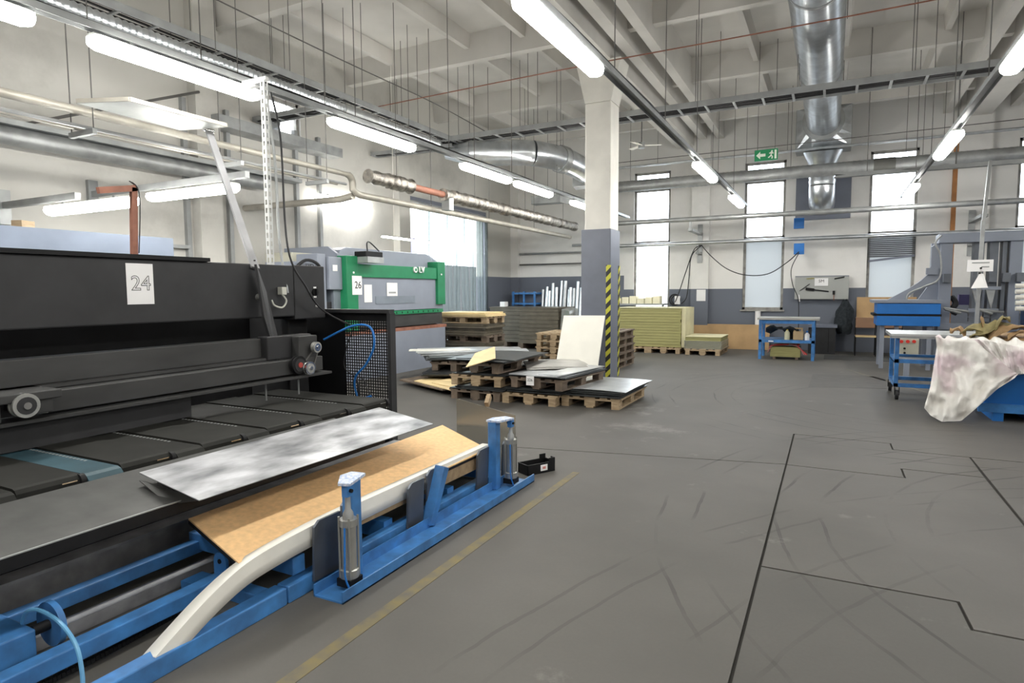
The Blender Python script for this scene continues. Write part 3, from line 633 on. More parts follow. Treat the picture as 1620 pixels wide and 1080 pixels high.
# switch and socket
c = atX(498, 462, -4.5); o = MB().cyl(c, c+X_*.012, .038, 18).build('selector_switch', BLACKM, t, smooth=True)
MB().box(c.x+.012, c.x+.035, c.y-.008, c.y+.008, c.z-.03, c.z+.03).build('knob', BLACKM, o)
for d in ((0, .045), (0, -.045)): MB().box(c.x, c.x+.003, c.y-.018, c.y+.018, c.z+d[1]-.008, c.z+d[1]+.008).build('label_plate', PAPER, t)
c = atX(500, 484, -4.5); MB().cyl(c, c+X_*.02, .01, 8).build('button', PAPER, t)
c = atX(446, 460, -4.47); MB().box(c.x-.03, c.x+.03, c.y-.025, c.y+.03, c.z-.035, c.z+.035).build('socket_box', mat('socket_beige', (.5, .5, .45), .5), t, bevel=.005)
MB().tube(smooth_path([c-Z_*.03, c+Vector((.02, .03, -.09)), c+Vector((.02, -.02, -.15)), c+Vector((.01, -.1, -.13)), c+Vector((0, -.12, -.08))], 5), .008, 6).build('grey_cable', mat('socket_beige', (0, 0, 0)), t, smooth=True)
# end guard with a perforated window
gx0, gx1, gy = -5.1, -3.76, 4.82
MB().box(gx0, -4.37, gy, gy+.012, 0, 1.30).box(-4.37, gx1+.0, gy, gy+.012, 0, .3).box(-4.37, gx1, gy, gy+.012, 1.22, 1.30).build('guard_panel', BLACKM, t)
for x0, x1, z0, z1 in ((gx0, gx1, 1.3, 1.335), (gx1-.03, gx1+.01, 0, 1.3), (gx0, gx0+.03, 0, 1.3)): MB().box(x0, x1, gy-.05, gy+.03, z0, z1).build('guard_frame', DARKM, t)
mb = MB()
for i in range(20): x = -4.37+.029*i; mb.box(x, x+.0095, gy+.002, gy+.008, .3, 1.22)
for i in range(33): z = .3+.029*i; mb.box(-4.37, gx1-.03, gy+.002, gy+.008, z, z+.0095)
mb.build('perforated_sheet', BLACKM, t)
MB().tube(smooth_path([atY(512, 537, 4.6), atY(556, 516, 4.7), atY(585, 517, 4.7), atY(592, 545, 4.7), atY(580, 575, 4.72), atY(563, 595, 4.74), atY(562, 615, 4.76), atY(570, 630, 4.76), atY(588, 626, 4.76)], 6), .011, 8).build('air_hose', BLUE_B, t, smooth=True)
MB().tube(smooth_path([atY(560, 518, 4.74), atY(548, 550, 4.76), atY(545, 580, 4.77), atY(560, 594, 4.76), atY(575, 600, 4.76), atY(583, 618, 4.76), atY(605, 642, 4.76)], 6), .006, 6).build('black_hose', CABLE, t, smooth=True)
MB().tube(smooth_path([atY(560, 594, 4.76), atY(567, 610, 4.76), atY(568, 640, 4.76)], 6), .011, 8).build('black_hose', CABLE, t, smooth=True)
# paper 24
c = atX(222, 449, -4.495)
t = thing('paper_sheet', 'white sheet with outlined number 24 on the charcoal beam', 'sign', (c.x, c.y, c.z-.14))
MB().box(-4.498, -4.495, c.y-.1, c.y+.1, c.z-.148, c.z+.148).build('sheet', PAPER, t)
text('number', '24', .15, (-4.494, c.y+.005, c.z+.0), Y_, Z_, INK, t, outline=.0022)
# ------------------------------------------------ conveyor in front of the shear
t = thing('belt_conveyor', 'dark grey belt conveyor table in front of the charcoal shear', 'conveyor', (-3.8, 2.5, 0))
for k in range(-4, 7):
    y = 1.46+.485*k
    if y+.29 > 4.25: break
    pf = [(-3.33, .53), (-3.33, .575), (-3.345, .594), (-3.365, .60), (-4.6, .60), (-4.6, .53)]
    o = MB().prism([(x, y, z) for x, z in pf], (0, .285, 0)).build('belt_slab', BELT, t)
    MB().cyl((-3.345, y+.275, .565), (-3.345, y+.30, .565), .034, 14).build('end_roller', BLACKM, o, smooth=True)
    MB().box(-3.325, -3.322, y+.19, y+.26, .57, .576).build('wear_edge', CHROME, o)
    if y+.48 < 4.0:
        pf = [(-3.30, .50), (-3.30, .56), (-3.32, .583), (-3.35, .592), (-4.6, .592), (-4.6, .50)]
        o = MB().prism([(x, y+.303, z) for x, z in pf], (0, .172, 0)).build('belt', BELT_T if k == 0 else BELT, t)
        mb = MB()
        for q in range(22): mb.box(-4.35+q*.035, -4.335+q*.035, y+.445, y+.46, .592, .594)
        lace = mb.build('belt_lacing', GALV_D, o); lace['kind'] = 'stuff'
MB().box(-4.6, -3.42, -.6, 4.15, .34, .50).build('frame', BLACKM, t)
MB().plate([(-3.25, -.6, .575), (-2.78, -.6, .50), (-2.78, 3.45, .50), (-3.25, 3.45, .575)], .012).build('front_plate', PLATE, t)
MB().box(-2.80, -2.78, -.6, 3.45, .44, .495).build('front_lip', BLACKM, t)
MB().box(-2.79, -2.777, -.6, 3.45, .496, .501).build('worn_edge_highlight', GALV_D, t)  # bright strip standing in for the highlight along the plate's worn edge
MB().box(-3.45, -3.40, -.6, 4.15, .10, .36).build('skirt', BLACKM, t)
for y in (-.4, 2.0, 4.0): MB().box(-4.5, -3.45, y, y+.1, 0, .34).build('leg', DARKM, t)
o = MB().plate([atY(220, 750, 1.86)+Z_*-.03, fl(262, 770, .53), fl(320, 790, .5), fl(265, 797, .49)], .004).build('bent_lip', PLATE, t)
t = thing('base_channel', 'worn grey steel channel on the floor under the conveyor edge', 'steel channel', (-3.3, 2, 0))
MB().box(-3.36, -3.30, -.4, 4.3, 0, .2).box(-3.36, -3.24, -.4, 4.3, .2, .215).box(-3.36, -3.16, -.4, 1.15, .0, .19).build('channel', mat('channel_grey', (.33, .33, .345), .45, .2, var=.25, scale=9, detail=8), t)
t = thing('base_channel', 'flat grey steel rail on the floor between the blue rails', 'steel channel', (-2.98, 2, 0))
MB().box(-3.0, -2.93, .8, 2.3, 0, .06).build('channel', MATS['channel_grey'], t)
# ------------------------------------------------ sheet of steel lying on the plate
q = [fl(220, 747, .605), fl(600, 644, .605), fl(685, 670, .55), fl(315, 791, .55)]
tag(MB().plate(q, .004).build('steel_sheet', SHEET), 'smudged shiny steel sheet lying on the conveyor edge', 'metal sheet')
# ------------------------------------------------ blue lift table with stops
t = thing('lift_table', 'blue steel lift table frame with air cylinders and stop posts', 'lift table', (-2.6, 2.6, 0))
MB().box(-3.1, -3.035, .3, 2.35, .085, .15).build('frame_rail', BLUE_W, t, bevel=.006)
MB().box(-2.66, -2.585, .3, 4.3, .06, .13).build('frame_rail', BLUE_W, t, bevel=.006)
MB().box(-2.37, -2.29, .3, 2.08, .0, .085).build('frame_rail', BLUE_W, t, bevel=.006)
MB().box(-2.37, -2.29, 2.09, 4.2, .0, .085).build('frame_rail', BLUE_W, t, bevel=.006)
MB().box(-3.12, -2.33, 2.16, 2.24, .10, .19).build('cross_rail', BLUE_W, t, bevel=.006)
MB().box(-2.62, -2.36, 1.98, 2.06, .0, .07).build('cross_rail', BLUE_W, t, bevel=.005)
for y in (2.9, 3.6, 4.2): MB().box(-3.1, -2.36, y, y+.08, .02, .12).build('cross_rail', BLUE, t)
MB().box(-3.1, -3.02, 2.2, 4.3, .08, .17).build('frame_rail', BLUE, t)
c = fl(348, 897, .15)
mb = MB(); pr = [(c.x+.045*cos(a), c.y, c.z+.03+.045*sin(a)) for a in [pi*i/8 for i in range(9)]]+[(c.x-.045, c.y, c.z-.09), (c.x+.045, c.y, c.z-.09)]
o = mb.prism(pr, (0, .015, 0)).build('lug', BLUE, t); MB().cyl((c.x, c.y-.004, c.z+.03), (c.x, c.y, c.z+.03), .012, 10).build('lug_hole', BLACKM, o)
MB().box(c.x-.22, c.x+.05, c.y-.06, c.y+.06, 0, .06).build('lug_base', BLUE, t)
# end box, disc and hose at the near end
cr = fl(57, 994, .165)
MB().box(-3.12, cr.x, .3, cr.y, .05, .165).build('end_box', BLUE_W, t, bevel=.008)
c = fl(82, 985, .15); MB().tube([c-Y_*.012, c+Y_*.012], [.092, .092], 26).build('disc', BLUE_W, t, smooth=True)
MB().cyl(c-Y_*.07, c-Y_*.012, .022, 10).build('spindle', BLACKM, t, smooth=True)
hp = [fl(35, 985, .18), fl(42, 968, .24), fl(62, 965, .26), fl(95, 985, .25), fl(120, 1020, .2), fl(130, 1065, .12), fl(131, 1110, .03)]
MB().tube(smooth_path(hp, 6), .008, 8).build('air_hose', mat('pale_blue_hose', (.12, .33, .55), .35), t, smooth=True)
# floor channel carrying the stops
MB().box(-2.24, -2.05, 2.2, 4.38, 0, .008).box(-2.24, -2.232, 2.45, 4.38, 0, .07).box(-2.24, -2.232, 2.2, 2.45, 0, .06).box(-2.058, -2.05, 2.2, 4.38, 0, .06).build('floor_channel', BLUE_W, t)
def stop_post(x, y, top, name='stop_post'):
    return MB().box(x-.035, x+.035, y-.035, y+.035, .01, top).build(name, BLUE_W, t, bevel=.005)
def cap(x, y, z, pts):
    MB().plate([(x+a, y+b, z) for a, b in pts], .014).build('cap_plate', PITTED, t)
def cylinder(x, y, top):
    o = MB().tube([(x, y, .07), (x, y, .11), (x, y, .115), (x, y, .33), (x, y, .335), (x, y, .37)], [.046, .046, .038, .038, .046, .046], 20).build('air_cylinder', ALU, t, smooth=True)
    for a in range(4):
        an = a*pi/2+pi/4; MB().cyl((x+.046*cos(an), y+.046*sin(an), .06), (x+.046*cos(an), y+.046*sin(an), .385), .006, 6).build('tie_rod', ALU, o, smooth=True)
    MB().tube([(x, y, .37), (x, y, .40), (x, y, .42), (x, y, top-.04)], [.028, .026, .015, .012], 12).build('piston_rod', GALV_D, o, smooth=True)
    MB().obox((x, y, top-.03), (.035, .045, .06)).build('clevis', BLUE, o); MB().cyl((x-.03, y, top-.03), (x+.03, y, top-.03), .01, 8).build('clevis_pin', BLACKM, o)
    MB().obox((x, y, .05), (.09, .09, .04)).build('foot_block', BLACKM, o)
    MB().tube(smooth_path([(x+.02, y-.05, .34), (x+.03, y-.065, .2), (x+.035, y-.07, .1), (x+.05, y-.05, .02)], 5), .005, 6).build('air_line', BLUE_B, o, smooth=True)
stop_post(-2.185, 2.43, .55); cap(-2.185, 2.43, .56, [(-.045, -.03), (-.04, .05), (.045, .06), (.1, -.12), (.04, -.14)])
cylinder(-2.125, 2.335, .545)
stop_post(-2.235, 4.06, .53); cap(-2.235, 4.06, .54, [(-.045, -.04), (-.045, .06), (.02, .15), (.11, .12), (.06, -.04)])
cylinder(-2.16, 4.19, .525)
q0, q1 = Vector((-2.25, 3.2, .02)), Vector((-2.22, 3.33, .37)); d = (q1-q0).normalized()
o = MB().beam(q0, q1, .075, .06, up=(0, 1, 0)).build('stop_post', BLUE_W, t, bevel=.004)
MB().beam(q1-d*.01, q1+d*.001, .055, .042, up=(0, 1, 0)).build('tube_mouth', BLACKM, o)
for y0, y1, z1 in ((2.24, 2.42, .36), (2.44, 2.52, .41), (3.02, 3.18, .33), (3.22, 3.36, .36), (3.86, 4.02, .34), (4.26, 4.4, .33)):
    MB().prism([(-2.285, y0, .05), (-2.285, y1, .05), (-2.27, y1, z1), (-2.27, y0+.03, z1), (-2.275, y0, z1-.03)], (.014, 0, 0)).build('stop_plate', GREY_S, t)
# drive chain
mb = MB(); pth = smooth_path([fl(60, 1085, .02), fl(170, 1030, .02), fl(270, 975, .02), fl(350, 930, .02)], 16)
for i in range(len(pth)-1):
    a, b = pth[i], pth[i+1]; s = (b-a).normalized().cross(Z_)
    for k in (-1, 1): mb.beam(a+s*k*.012, a.lerp(b, .85)+s*k*.012, .005, .018)
o = mb.build('drive_chain', BLACKM, t); o['kind'] = 'stuff'
# boards on the lift table
A, B, D, C = fl(298, 820, .35), fl(378, 890, .29), fl(772, 710, .305), fl(700, 672, .35)
t = thing('board_stack', 'stack of tan hardboard sheets on the blue lift table', 'boards', (-2.65, 3.1, .18))
MB().plate([A, B, D, C], .008).build('top_board', CARD, t)
MB().plate([p-Z_*.008 for p in (A, B, D, C)], .02).build('dark_board', BLACKM, t)
ctr = (A+B+C+D)/4
q = [A.lerp(C, .22), B.lerp(D, .22), D, C]; q = [ctr+(p-ctr)*.985 for p in q]
MB().add([p-Z_*.03 for p in q]+[Vector((p.x, p.y, .19)) for p in q], [(0, 1, 2, 3), (7, 6, 5, 4), (0, 4, 5, 1), (1, 5, 6, 2), (2, 6, 7, 3), (3, 7, 4, 0)]).build('lower_boards', CARD_E, t)
# drooping white strip
tp = smooth_path([(-2.31, 4.12, .322), (-2.31, 3.4, .322), (-2.31, 2.7, .322), (-2.30, 2.3, .32), (-2.29, 2.0, .307), (-2.29, 1.83, .28), (-2.29, 1.66, .215), (-2.30, 1.5, .12), (-2.30, 1.43, .08)], 5)
rows = []
for i, p in enumerate(tp):
    tw = max(0, min(1, (2.5-p.y)/1.0)); dv = Vector((.03*tw, -.02*tw, -1)).normalized()
    rows.append([p+Vector((-.06-.03*tw, 0, .008-.02*tw)), p+Vector((-.002, 0, .008)), p+dv*.05*(1-.15*tw), p+dv*.10*(1-.15*tw)])
mb = MB(); mb.grid(rows)
o = mb.build('white_strip', STRIPW, None, smooth=True, solid=.006)
tag(o, 'long white bent edge strip drooping off the board stack', 'strip')
for y, z in ((2.02, .30), (1.7, .195)):
    pass
# dusty plastic sheet standing behind the far post
q = [atY(722, 630, 4.5), atY(815, 657, 4.5)]
tag(MB().prism([q[0], q[1], (q[1].x, 4.5, .01), (q[0].x, 4.5, .01)], (0, .006, 0)).build('plastic_sheet', M_ACRYL), 'dusty see-through sheet standing behind the tan boards', 'sheet')
tag(MB().beam(atY(770, 640, 4.47), atY(774, 626, 4.55), .035, .05).build('wooden_wedge', WOOD), 'small wooden wedge clipped on top of the see-through sheet', 'wedge')
# black crate on the floor
a, b = fl(835, 753), fl(878, 744); u = (b-a).normalized(); v = Vector((-u.y, u.x, 0)); L = (b-a).length; wd = .14; h = .085
t = thing('parts_bin', 'small black open bin with a white label on the floor', 'bin', (a+b)/2+v*wd/2)
mb = MB()
def pt(i, j, k): return a+u*i+v*j+Z_*k
def slab(i0, i1, j0, j1, k0, k1): mb.hexa([pt(i0, j0, k0), pt(i1, j0, k0), pt(i1, j1, k0), pt(i0, j1, k0), pt(i0, j0, k1), pt(i1, j0, k1), pt(i1, j1, k1), pt(i0, j1, k1)])
slab(0, L, 0, wd, 0, .006); slab(0, L, 0, .008, 0, h); slab(0, L, wd-.008, wd, 0, h); slab(0, .008, 0, wd, 0, h); slab(L-.008, L, 0, wd, 0, h)
slab(L-.06, L, 0, .008, h, h+.03); slab(L-.008, L, 0, .05, h, h+.03); slab(L-.06, L, wd-.008, wd, h, h+.035)
mb.build('body', BLACKM, t)
mb = MB(); slab(.13, .2, -.003, 0, .02, .07); mb.build('label_card', PAPER, t)
mb = MB(); slab(.15, .18, -.005, -.003, .035, .055); mb.build('label_print', mat('faded_red', (.6, .25, .22), .7), t)
# ================================================================== THINGS ABOVE THE SHEAR
# slotted angle post
t = thing('slotted_post', 'white perforated slotted angle post rising from the shear', 'post', (-4.6, 4.12, 1.4))
z0, z1, x0, y0 = 1.3, 3.44, -4.6, 4.12
mb = MB()
mb.box(x0, x0+.004, y0, y0+.012, z0, z1).box(x0, x0+.004, y0+.033, y0+.045, z0, z1).box(x0-.045, x0-.033, y0, y0+.004, z0, z1).box(x0-.012, x0, y0, y0+.004, z0, z1)
z = z0
while z < z1-.03:
    mb.box(x0, x0+.004, y0+.012, y0+.033, z, z+.03).box(x0-.033, x0-.012, y0, y0+.004, z, z+.03); z += .075
mb.build('angle', mat('post_white', (.72, .73, .72), .45), t)
MB().box(x0-.28, x0+.02, y0+.002, y0+.04, z1-.03, z1).box(x0-.3, x0-.1, y0-.01, y0+.05, z1-.07, z1-.06).build('top_bracket', MATS['post_white'], t)
MB().tube(smooth_path([(-4.55, 4.15, 3.3), (-4.5, 4.2, 2.9), atX(455, 390, -4.4), atX(485, 455, -4.35), atY(510, 490, 4.55), atY(558, 516, 4.72)], 8), .009, 6).build('black_cable', CABLE, t, smooth=True)
MB().tube(smooth_path([(-4.62, 4.16, 3.3), (-4.58, 4.2, 2.7), (-4.56, 4.2, 2.0), (-4.5, 4.22, 1.5)], 6), .012, 6).build('grey_conduit', GALV_D, t, smooth=True)
# flat panel on a leaning bar
t = thing('panel_reflector', 'flat white panel held up by a leaning grey bar', 'panel', (-5.7, 3.9, 3.2))
q = [fl(122, 160, 3.2), fl(205, 157, 3.2), fl(358, 198, 3.2), fl(285, 203, 3.2)]
MB().plate(q, .02).build('panel', mat('panel_white', (.78, .8, .76), .4), t)
for i in range(4): MB().beam(q[i], q[(i+1) % 4], .03, .035).build('panel_frame', PIPE, t)
b0, b1 = fl(330, 206, 3.17), atX(404, 424, -4.47)
MB().beam(b0, b1, .02, .075, up=(0, 1, 0)).build('bar', mat('bar_grey', (.24, .24, .25), .45, .2), t)
MB().cyl(b0-Y_*.06, b0+Y_*.06, .02, 10).build('clamp', CHROME, t, smooth=True)
# rust-red hook pole
t = thing('hook_pole', 'rust red pole with a hooked arm behind the shear', 'pole', (-5.2, 3.25, 1.7))
a, b, c = atX(211, 400, -5.2), atX(211, 297, -5.2), atX(155, 301, -5.2)
MB().beam(a-Z_*.15, b, .04, .045, up=(0, 1, 0)).build('upright', RUST, t)
MB().beam(b+Y_*.02, c, .04, .05).build('arm', RUST, t)
MB().tube(smooth_path([c+Vector((0, .25, .03)), c+Vector((0, .32, .06)), b+Vector((0, -.03, .05)), b+Vector((.03, .03, -.05)), a+Vector((.03, .03, 0))], 5), .005, 5).build('wire', CABLE, t, smooth=True)
# lights above the front of the shear, lying across
for x, y, z, lab in ((-6.95, 3.88, 2.42, 'lit tube light low over the shear, left of the rust red pole'), (-6.7, 4.88, 2.68, 'lit tube light low over the shear, right of the rust red pole')):
    dup(lt0, (x, y, z), pi/2, lab, 'tube lights low over the shear')
    t = thing('light_bracket', 'grey steel arm holding the '+lab[8:], 'bracket', (x, y, z+.08))
    MB().box(-8.69, x+.95 if y > 4 else x-.2, y-.03, y+.03, z+.085, z+.155).build('arm', TRAY, t)
    MB().box(-8.69, -8.63, y-.06, y+.06, z-.1, z+.3).build('wall_foot', TRAY, t)
tag(MB().box(-8.66, -8.58, -3, 6.2, 2.17, 2.22).build('wall_conduit', GALV_D), 'thin pipe low along the left wall behind the shear', 'pipe')
tag(MB().tube(smooth_path([(-8.6, 2.5, 2.9), (-8.55, 3.6, 3.3), (-8.5, 5.0, 3.9), (-8.5, 6.4, 4.5)], 5), .02, 6).build('wall_cable', ROD), 'dark cable running diagonally up the left wall', 'cable')
tag(MB().obox((-6.5, 3.05, 2.13), (.1, .14, .06), .4).build('wood_scrap', WOOD), 'small wood scrap on top of the pale blue grey panel', 'wood')
# ================================================================== PRESS BRAKE
XP = -7.1
def pb(p): return atX(p[0], p[1], XP)
t = thing('press_brake', 'grey and green press brake by the bright gate', 'machine', (-7.8, 9.3, 0))
yl, yr = pb((548, 404)).y, pb((704, 414)).y
MB().prism([(-8.5, yl, 0), (-7.3, yl, 0), (-7.3, yl, 2.14), (-7.5, yl, 2.27), (-8.5, yl, 2.27)], (0, .06, 0)).build('side_frame', PRESSG, t)
MB().prism([(-8.5, yr-.06, 0), (-7.3, yr-.06, 0), (-7.3, yr-.06, 2.14), (-7.5, yr-.06, 2.27), (-8.5, yr-.06, 2.27)], (0, .06, 0)).build('side_frame', PRESSG, t)
tb = [(yl+.06, 2.12), (yl+.15, 2.22), (yl+.3, 2.27), (yr-.3, 2.27), (yr-.15, 2.22), (yr-.06, 2.12), (yr-.06, 1.3), (yl+.06, 1.3)]
MB().prism([(-8.2, y, z) for y, z in tb], (.85, 0, 0)).build('top_body', PRESSG, t, bevel=.02)
zc0, zc1 = pb((640, 440)).z, pb((640, 421)).z
MB().box(XP-.25, XP, yl, yl+.27, .85, 2.11).build('green_post', GREEN, t, bevel=.008)
MB().box(XP-.25, XP, yr-.27, yr, 1.25, 2.11).build('green_post', GREEN, t, bevel=.008)
MB().box(XP-.22, XP-.02, yl+.27, yr-.27, zc0, zc1).build('green_crossbar', GREEN, t, bevel=.006)
MB().box(XP-.2, XP-.06, yl+.27, yr-.03, 1.17, zc0).build('ram', PRESSG, t)
MB().box(XP-.06, XP-.05, pb((598, 470)).y, pb((660, 470)).y, pb((630, 480)).z, pb((630, 468)).z).build('ram_slot', mat('press_slot', (.2, .23, .27), .5), t)
o = MB().box(XP-.18, XP-.05, yl+.27, yr-.02, 1.09, 1.16).build('scale_strip', GREEN, t)
for k in range(14): y = yl+.5+k*.17; MB().box(XP-.05, XP-.047, y, y+.025, 1.105, 1.14).build('scale_mark', BLACKM, o)
MB().box(XP-.14, XP-.08, yl+.1, yr-.02, .86, 1.09).build('upper_tool', MIDM, t)
MB().box(XP-.25, XP-.02, yl+.05, yr+.05, .78, .84).build('lower_tool', RUST, t)
MB().box(XP-.35, XP-.02, yl, yr, 0, .78).build('bed', PRESSG, t)
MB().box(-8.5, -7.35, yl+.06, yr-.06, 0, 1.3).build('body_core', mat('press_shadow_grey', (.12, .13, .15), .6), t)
c = pb((665, 427)); o = MB().tube([c+Vector((-.02, -.16, 0)), c+Vector((.012, -.16, 0))], .055, 14).build('emblem', PAPER, t, smooth=True)
MB().cyl(c+Vector((.012, -.16, 0)), c+Vector((.016, -.16, 0)), .03, 12).build('emblem_centre', GREEN, o)
text('lettering', 'LV', .17, (XP+.004, c.y+.04, c.z), Y_, Z_, PAPER, t, extrude=.012)
for p in ((559, 431), (698, 434)): a = pb(p); MB().cyl((XP, a.y, a.z), (XP+.012, a.y, a.z), .018, 10).build('round_badge', PAPER, t)
# cabinets on the near side
MB().box(-7.75, -7.25, yl-.5, yl-.32, .95, 2.12).build('control_cabinet', PRESSG, t, bevel=.008)
MB().box(-7.6, -7.2, yl-.3, yl, 1.55, 2.08).build('control_cabinet', PRESSG, t, bevel=.008)
MB().box(-7.5, -7.25, yl-.16, yl, 1.0, 1.55).build('control_cabinet', mat('press_slot', (0, 0, 0)), t)
MB().box(-7.7, -7.3, yl-.45, yl-.05, .9, 1.35).build('hydraulic_pump', DARKM, t, bevel=.01)
MB().box(-8.3, -7.7, yl-.6, yl-.05, 1.7, 2.15).build('oil_tank', BEIGE, t, bevel=.01)
MB().box(-7.9, -7.3, yl-.95, yl-.5, 1.82, 1.98).build('valve_box', PRESSG, t)
text('valve_lettering', 'LVO', .09, (-7.295, yl-.62, 1.92), Y_, Z_, INK, t)
MB().box(-7.199, -7.19, yl-.22, yl-.12, 1.85, 1.95).build('name_plate', PAPER, t)
MB().tube(smooth_path([(-7.3, yl-.95, 1.85), (-7.2, yl-.8, 2.0), (-7.2, yl-.55, 1.95), (-7.25, yl-.4, 1.8)], 5), .025, 8).build('black_hose', CABLE, t, smooth=True)
c = pb((578, 405)); lamp = MB().box(XP-.05, XP+.2, c.y-.22, c.y+.22, c.z-.02, c.z+.07).build('work_lamp', BLACKM, t, bevel=.01)
MB().box(XP, XP+.22, c.y-.2, c.y+.22, c.z-.12, c.z-.02).build('lamp_body', GALV_D, lamp)
MB().tube(smooth_path([c+Vector((.05, 0, .07)), c+Vector((0, .05, .22)), c+Vector((-.1, .25, .25)), c+Vector((-.15, .55, .12))], 6), .012, 6).build('lamp_cable', CABLE, t, smooth=True)
for (u0, v0, u1, v1, lab, txt) in ((557, 436, 573, 466, 'white sheet numbered 26 on the green press post', '26'), (580, 450, 593, 478, 'narrow blank white sheet on the grey press front', ''), (616, 447, 633, 469, 'square white notice beside the crossbar on the press front', '')):
    a, b = atX(u0, v0, XP+.006), atX(u1, v1, XP+.006)
    xx = XP+.002 if txt else XP-.055
    p = thing('paper_sheet', lab, 'sign', (xx, (a.y+b.y)/2, b.z)); MB().box(xx, xx+.004, a.y, b.y, b.z, a.z).build('sheet', PAPER, p)
    if txt: text('number', txt, .17, (xx+.006, (a.y+b.y)/2+.02, (a.z+b.z)/2), Y_, Z_, INK, p, extrude=.001)
    elif u0 > 600: MB().box(xx+.004, xx+.005, a.y+.05, b.y-.05, b.z+.06, b.z+.09).build('print_line', GALV_D, p)
# fluorescent on the far left wall beside the gate
dup(lt0, (-8.6, 9.6, 3.3), 0, 'lit tube light on the left wall above the press brake', 'tube lights on the left wall')
t = thing('hanging_lamp', 'slim white lamp hanging on a cord over the press brake', 'lamp', (-7.6, 10.4, 2.5))
a, b = atX(606, 374, -7.6), atX(686, 384, -7.6)
MB().beam(a, b, .08, .03).build('tube', mat('lit_slim_lamp', (1, 1, .97), emit=TUBE*.4), t)
MB().beam(a+Z_*.02, b+Z_*.02, .1, .015).build('shade', PIPE, t)
c = a.lerp(b, .2); MB().cyl(c, (c.x, c.y, ZC), .006, 5).build('cord', STRIPW, t)
# ================================================================== PALLETS
def make_pallet(m, label):
    r = thing('pallet', label, 'pallet', (0, 0, 0), group='wooden pallets')
    for x in (-.35, -.185, 0, .185, .35): MB().box(x-(.0725 if abs(x) in (.35, 0) else .05), x+(.0725 if abs(x) in (.35, 0) else .05), -.6, .6, .122, .144).build('board', m, r)
    for y in (-.53, 0, .53): MB().box(-.4, .4, y-.07, y+.07, .1, .122).build('cross_board', m, r)
    for x in (-.34, 0, .34):
        MB().box(x-.05, x+.05, -.6, .6, 0, .022).build('bottom_board', m, r)
        for y in (-.53, 0, .53): MB().box(x-.05 if x else -.0725, x+.05 if x else .0725, y-.07, y+.07, .022, .1).build('block', m, r)
    return r
PAL = {}
ORD = ('first', 'second', 'third', 'fourth', 'fifth', 'sixth', 'seventh', 'eighth', 'ninth', 'tenth', 'eleventh', 'twelfth', 'thirteenth')
def pallet(x, y, z, rz, label, m=WOOD):
    if m.name not in PAL:
        o = make_pallet(m, label); PAL[m.name] = o; o.location = (x, y, z); o.rotation_euler = (0, 0, rz); return o
    return dup(PAL[m.name], (x, y, z), rz, label)
def sheets(x, y, z, w_, l, n, t_, label, m, group, rz=0., jit=.04, sag=0., nm='steel_sheet'):
    """a pile of thin sheets, each its own object, a little out of line"""
    for i in range(n):
        cx, cy, a = x+random.uniform(-jit, jit), y+random.uniform(-jit, jit), rz+random.uniform(-.03, .03)
        mtx = Matrix.Translation((cx, cy, z+i*t_)) @ Matrix.Rotation(a, 4, 'Z')
        rows_ = []
        ww, ll = w_*random.uniform(.94, 1.03), l*random.uniform(.95, 1.02)
        for j in range(5):
            v_ = j/4-.5; rows_.append([mtx @ Vector((u_*ww, v_*ll, sag*(1-4*v_*v_)*.5 + sag*(1-4*u_*u_)*.5)) for u_ in (-.5, -.17, .17, .5)])
        top = rows_; mb = MB(); mb.grid([[p+Z_*(t_*.9) for p in r_] for r_ in rows_]); k = len(mb.v)
        mb.grid(rows_); nn = 4
        per = [0, 1, 2, 3, 7, 11, 15, 19, 18, 17, 16, 12, 8, 4]
        mb.f += [(per[i_], per[(i_+1) % 14], per[(i_+1) % 14]+k, per[i_]+k) for i_ in range(14)]
        mm = m if not isinstance(m, list) else m[i % len(m)]
        tag(mb.build(nm, mm), label+('' if n == 1 else ', '+ORD[i]+' from the bottom' if i < n-1 else ', the topmost'), 'metal sheet' if nm == 'steel_sheet' else 'board', group)
# P1 front right
pallet(-2.73, 8.12, 0, 0, 'wooden pallet at the front right of the sheet metal piles')
sheets(-2.75, 8.12, .148, .88, 1.22, 6, .012, 'dark steel sheet in the pile on the front right pallet', STEEL_D, 'sheets on the front right pallet', jit=.03)
sheets(-2.72, 8.15, .224, .92, 1.24, 1, .004, 'bright steel sheet on top of the front right pallet', STEEL_L, 'bright sheet front right', sag=.02)
# P2 with a second pallet on top
pallet(-3.54, 7.98, 0, 0, 'pale wooden pallet at the foot of the middle pile')
sheets(-3.5, 8.0, .148, .84, 1.2, 5, .014, 'dark steel sheet between the two middle pallets', STEEL_D, 'sheets between the middle pallets', jit=.05)
pallet(-3.33, 7.92, .225, -.12, 'grey wooden pallet stacked on the middle pile, with a small number card', WOOD_D)
sheets(-3.34, 7.95, .372, .82, 1.2, 3, .012, 'dark steel sheet on the upper middle pallet', [STEEL_D, STEEL_D, STEEL_L], 'sheets on the upper middle pallet', rz=-.12)
sheets(-3.12, 7.85, .412, .34, 1.3, 2, .012, 'narrow bright steel strip on the upper middle pallet', STEEL_L, 'strips on the upper middle pallet', rz=-.12)
sheets(-3.6, 8.4, .41, .9, 1.0, 2, .012, 'bowed pale steel sheet across the middle pallets', mat('pale_bowed_steel', (.34, .33, .31), .4, .5, var=.15), 'bowed sheets', rz=.5, sag=.03)
c = atY(839, 602, 7.28)
p = thing('number_card', 'small white card with handwritten number 226 under the upper middle pallet', 'card', (c.x, 7.27, c.z-.06))
MB().box(c.x-.055, c.x+.055, 7.27, 7.274, c.z-.06, c.z+.06).build('card', PAPER, p); text('number', '226', .05, (c.x, 7.268, c.z+.01), X_, Z_, INK, p, extrude=.001)
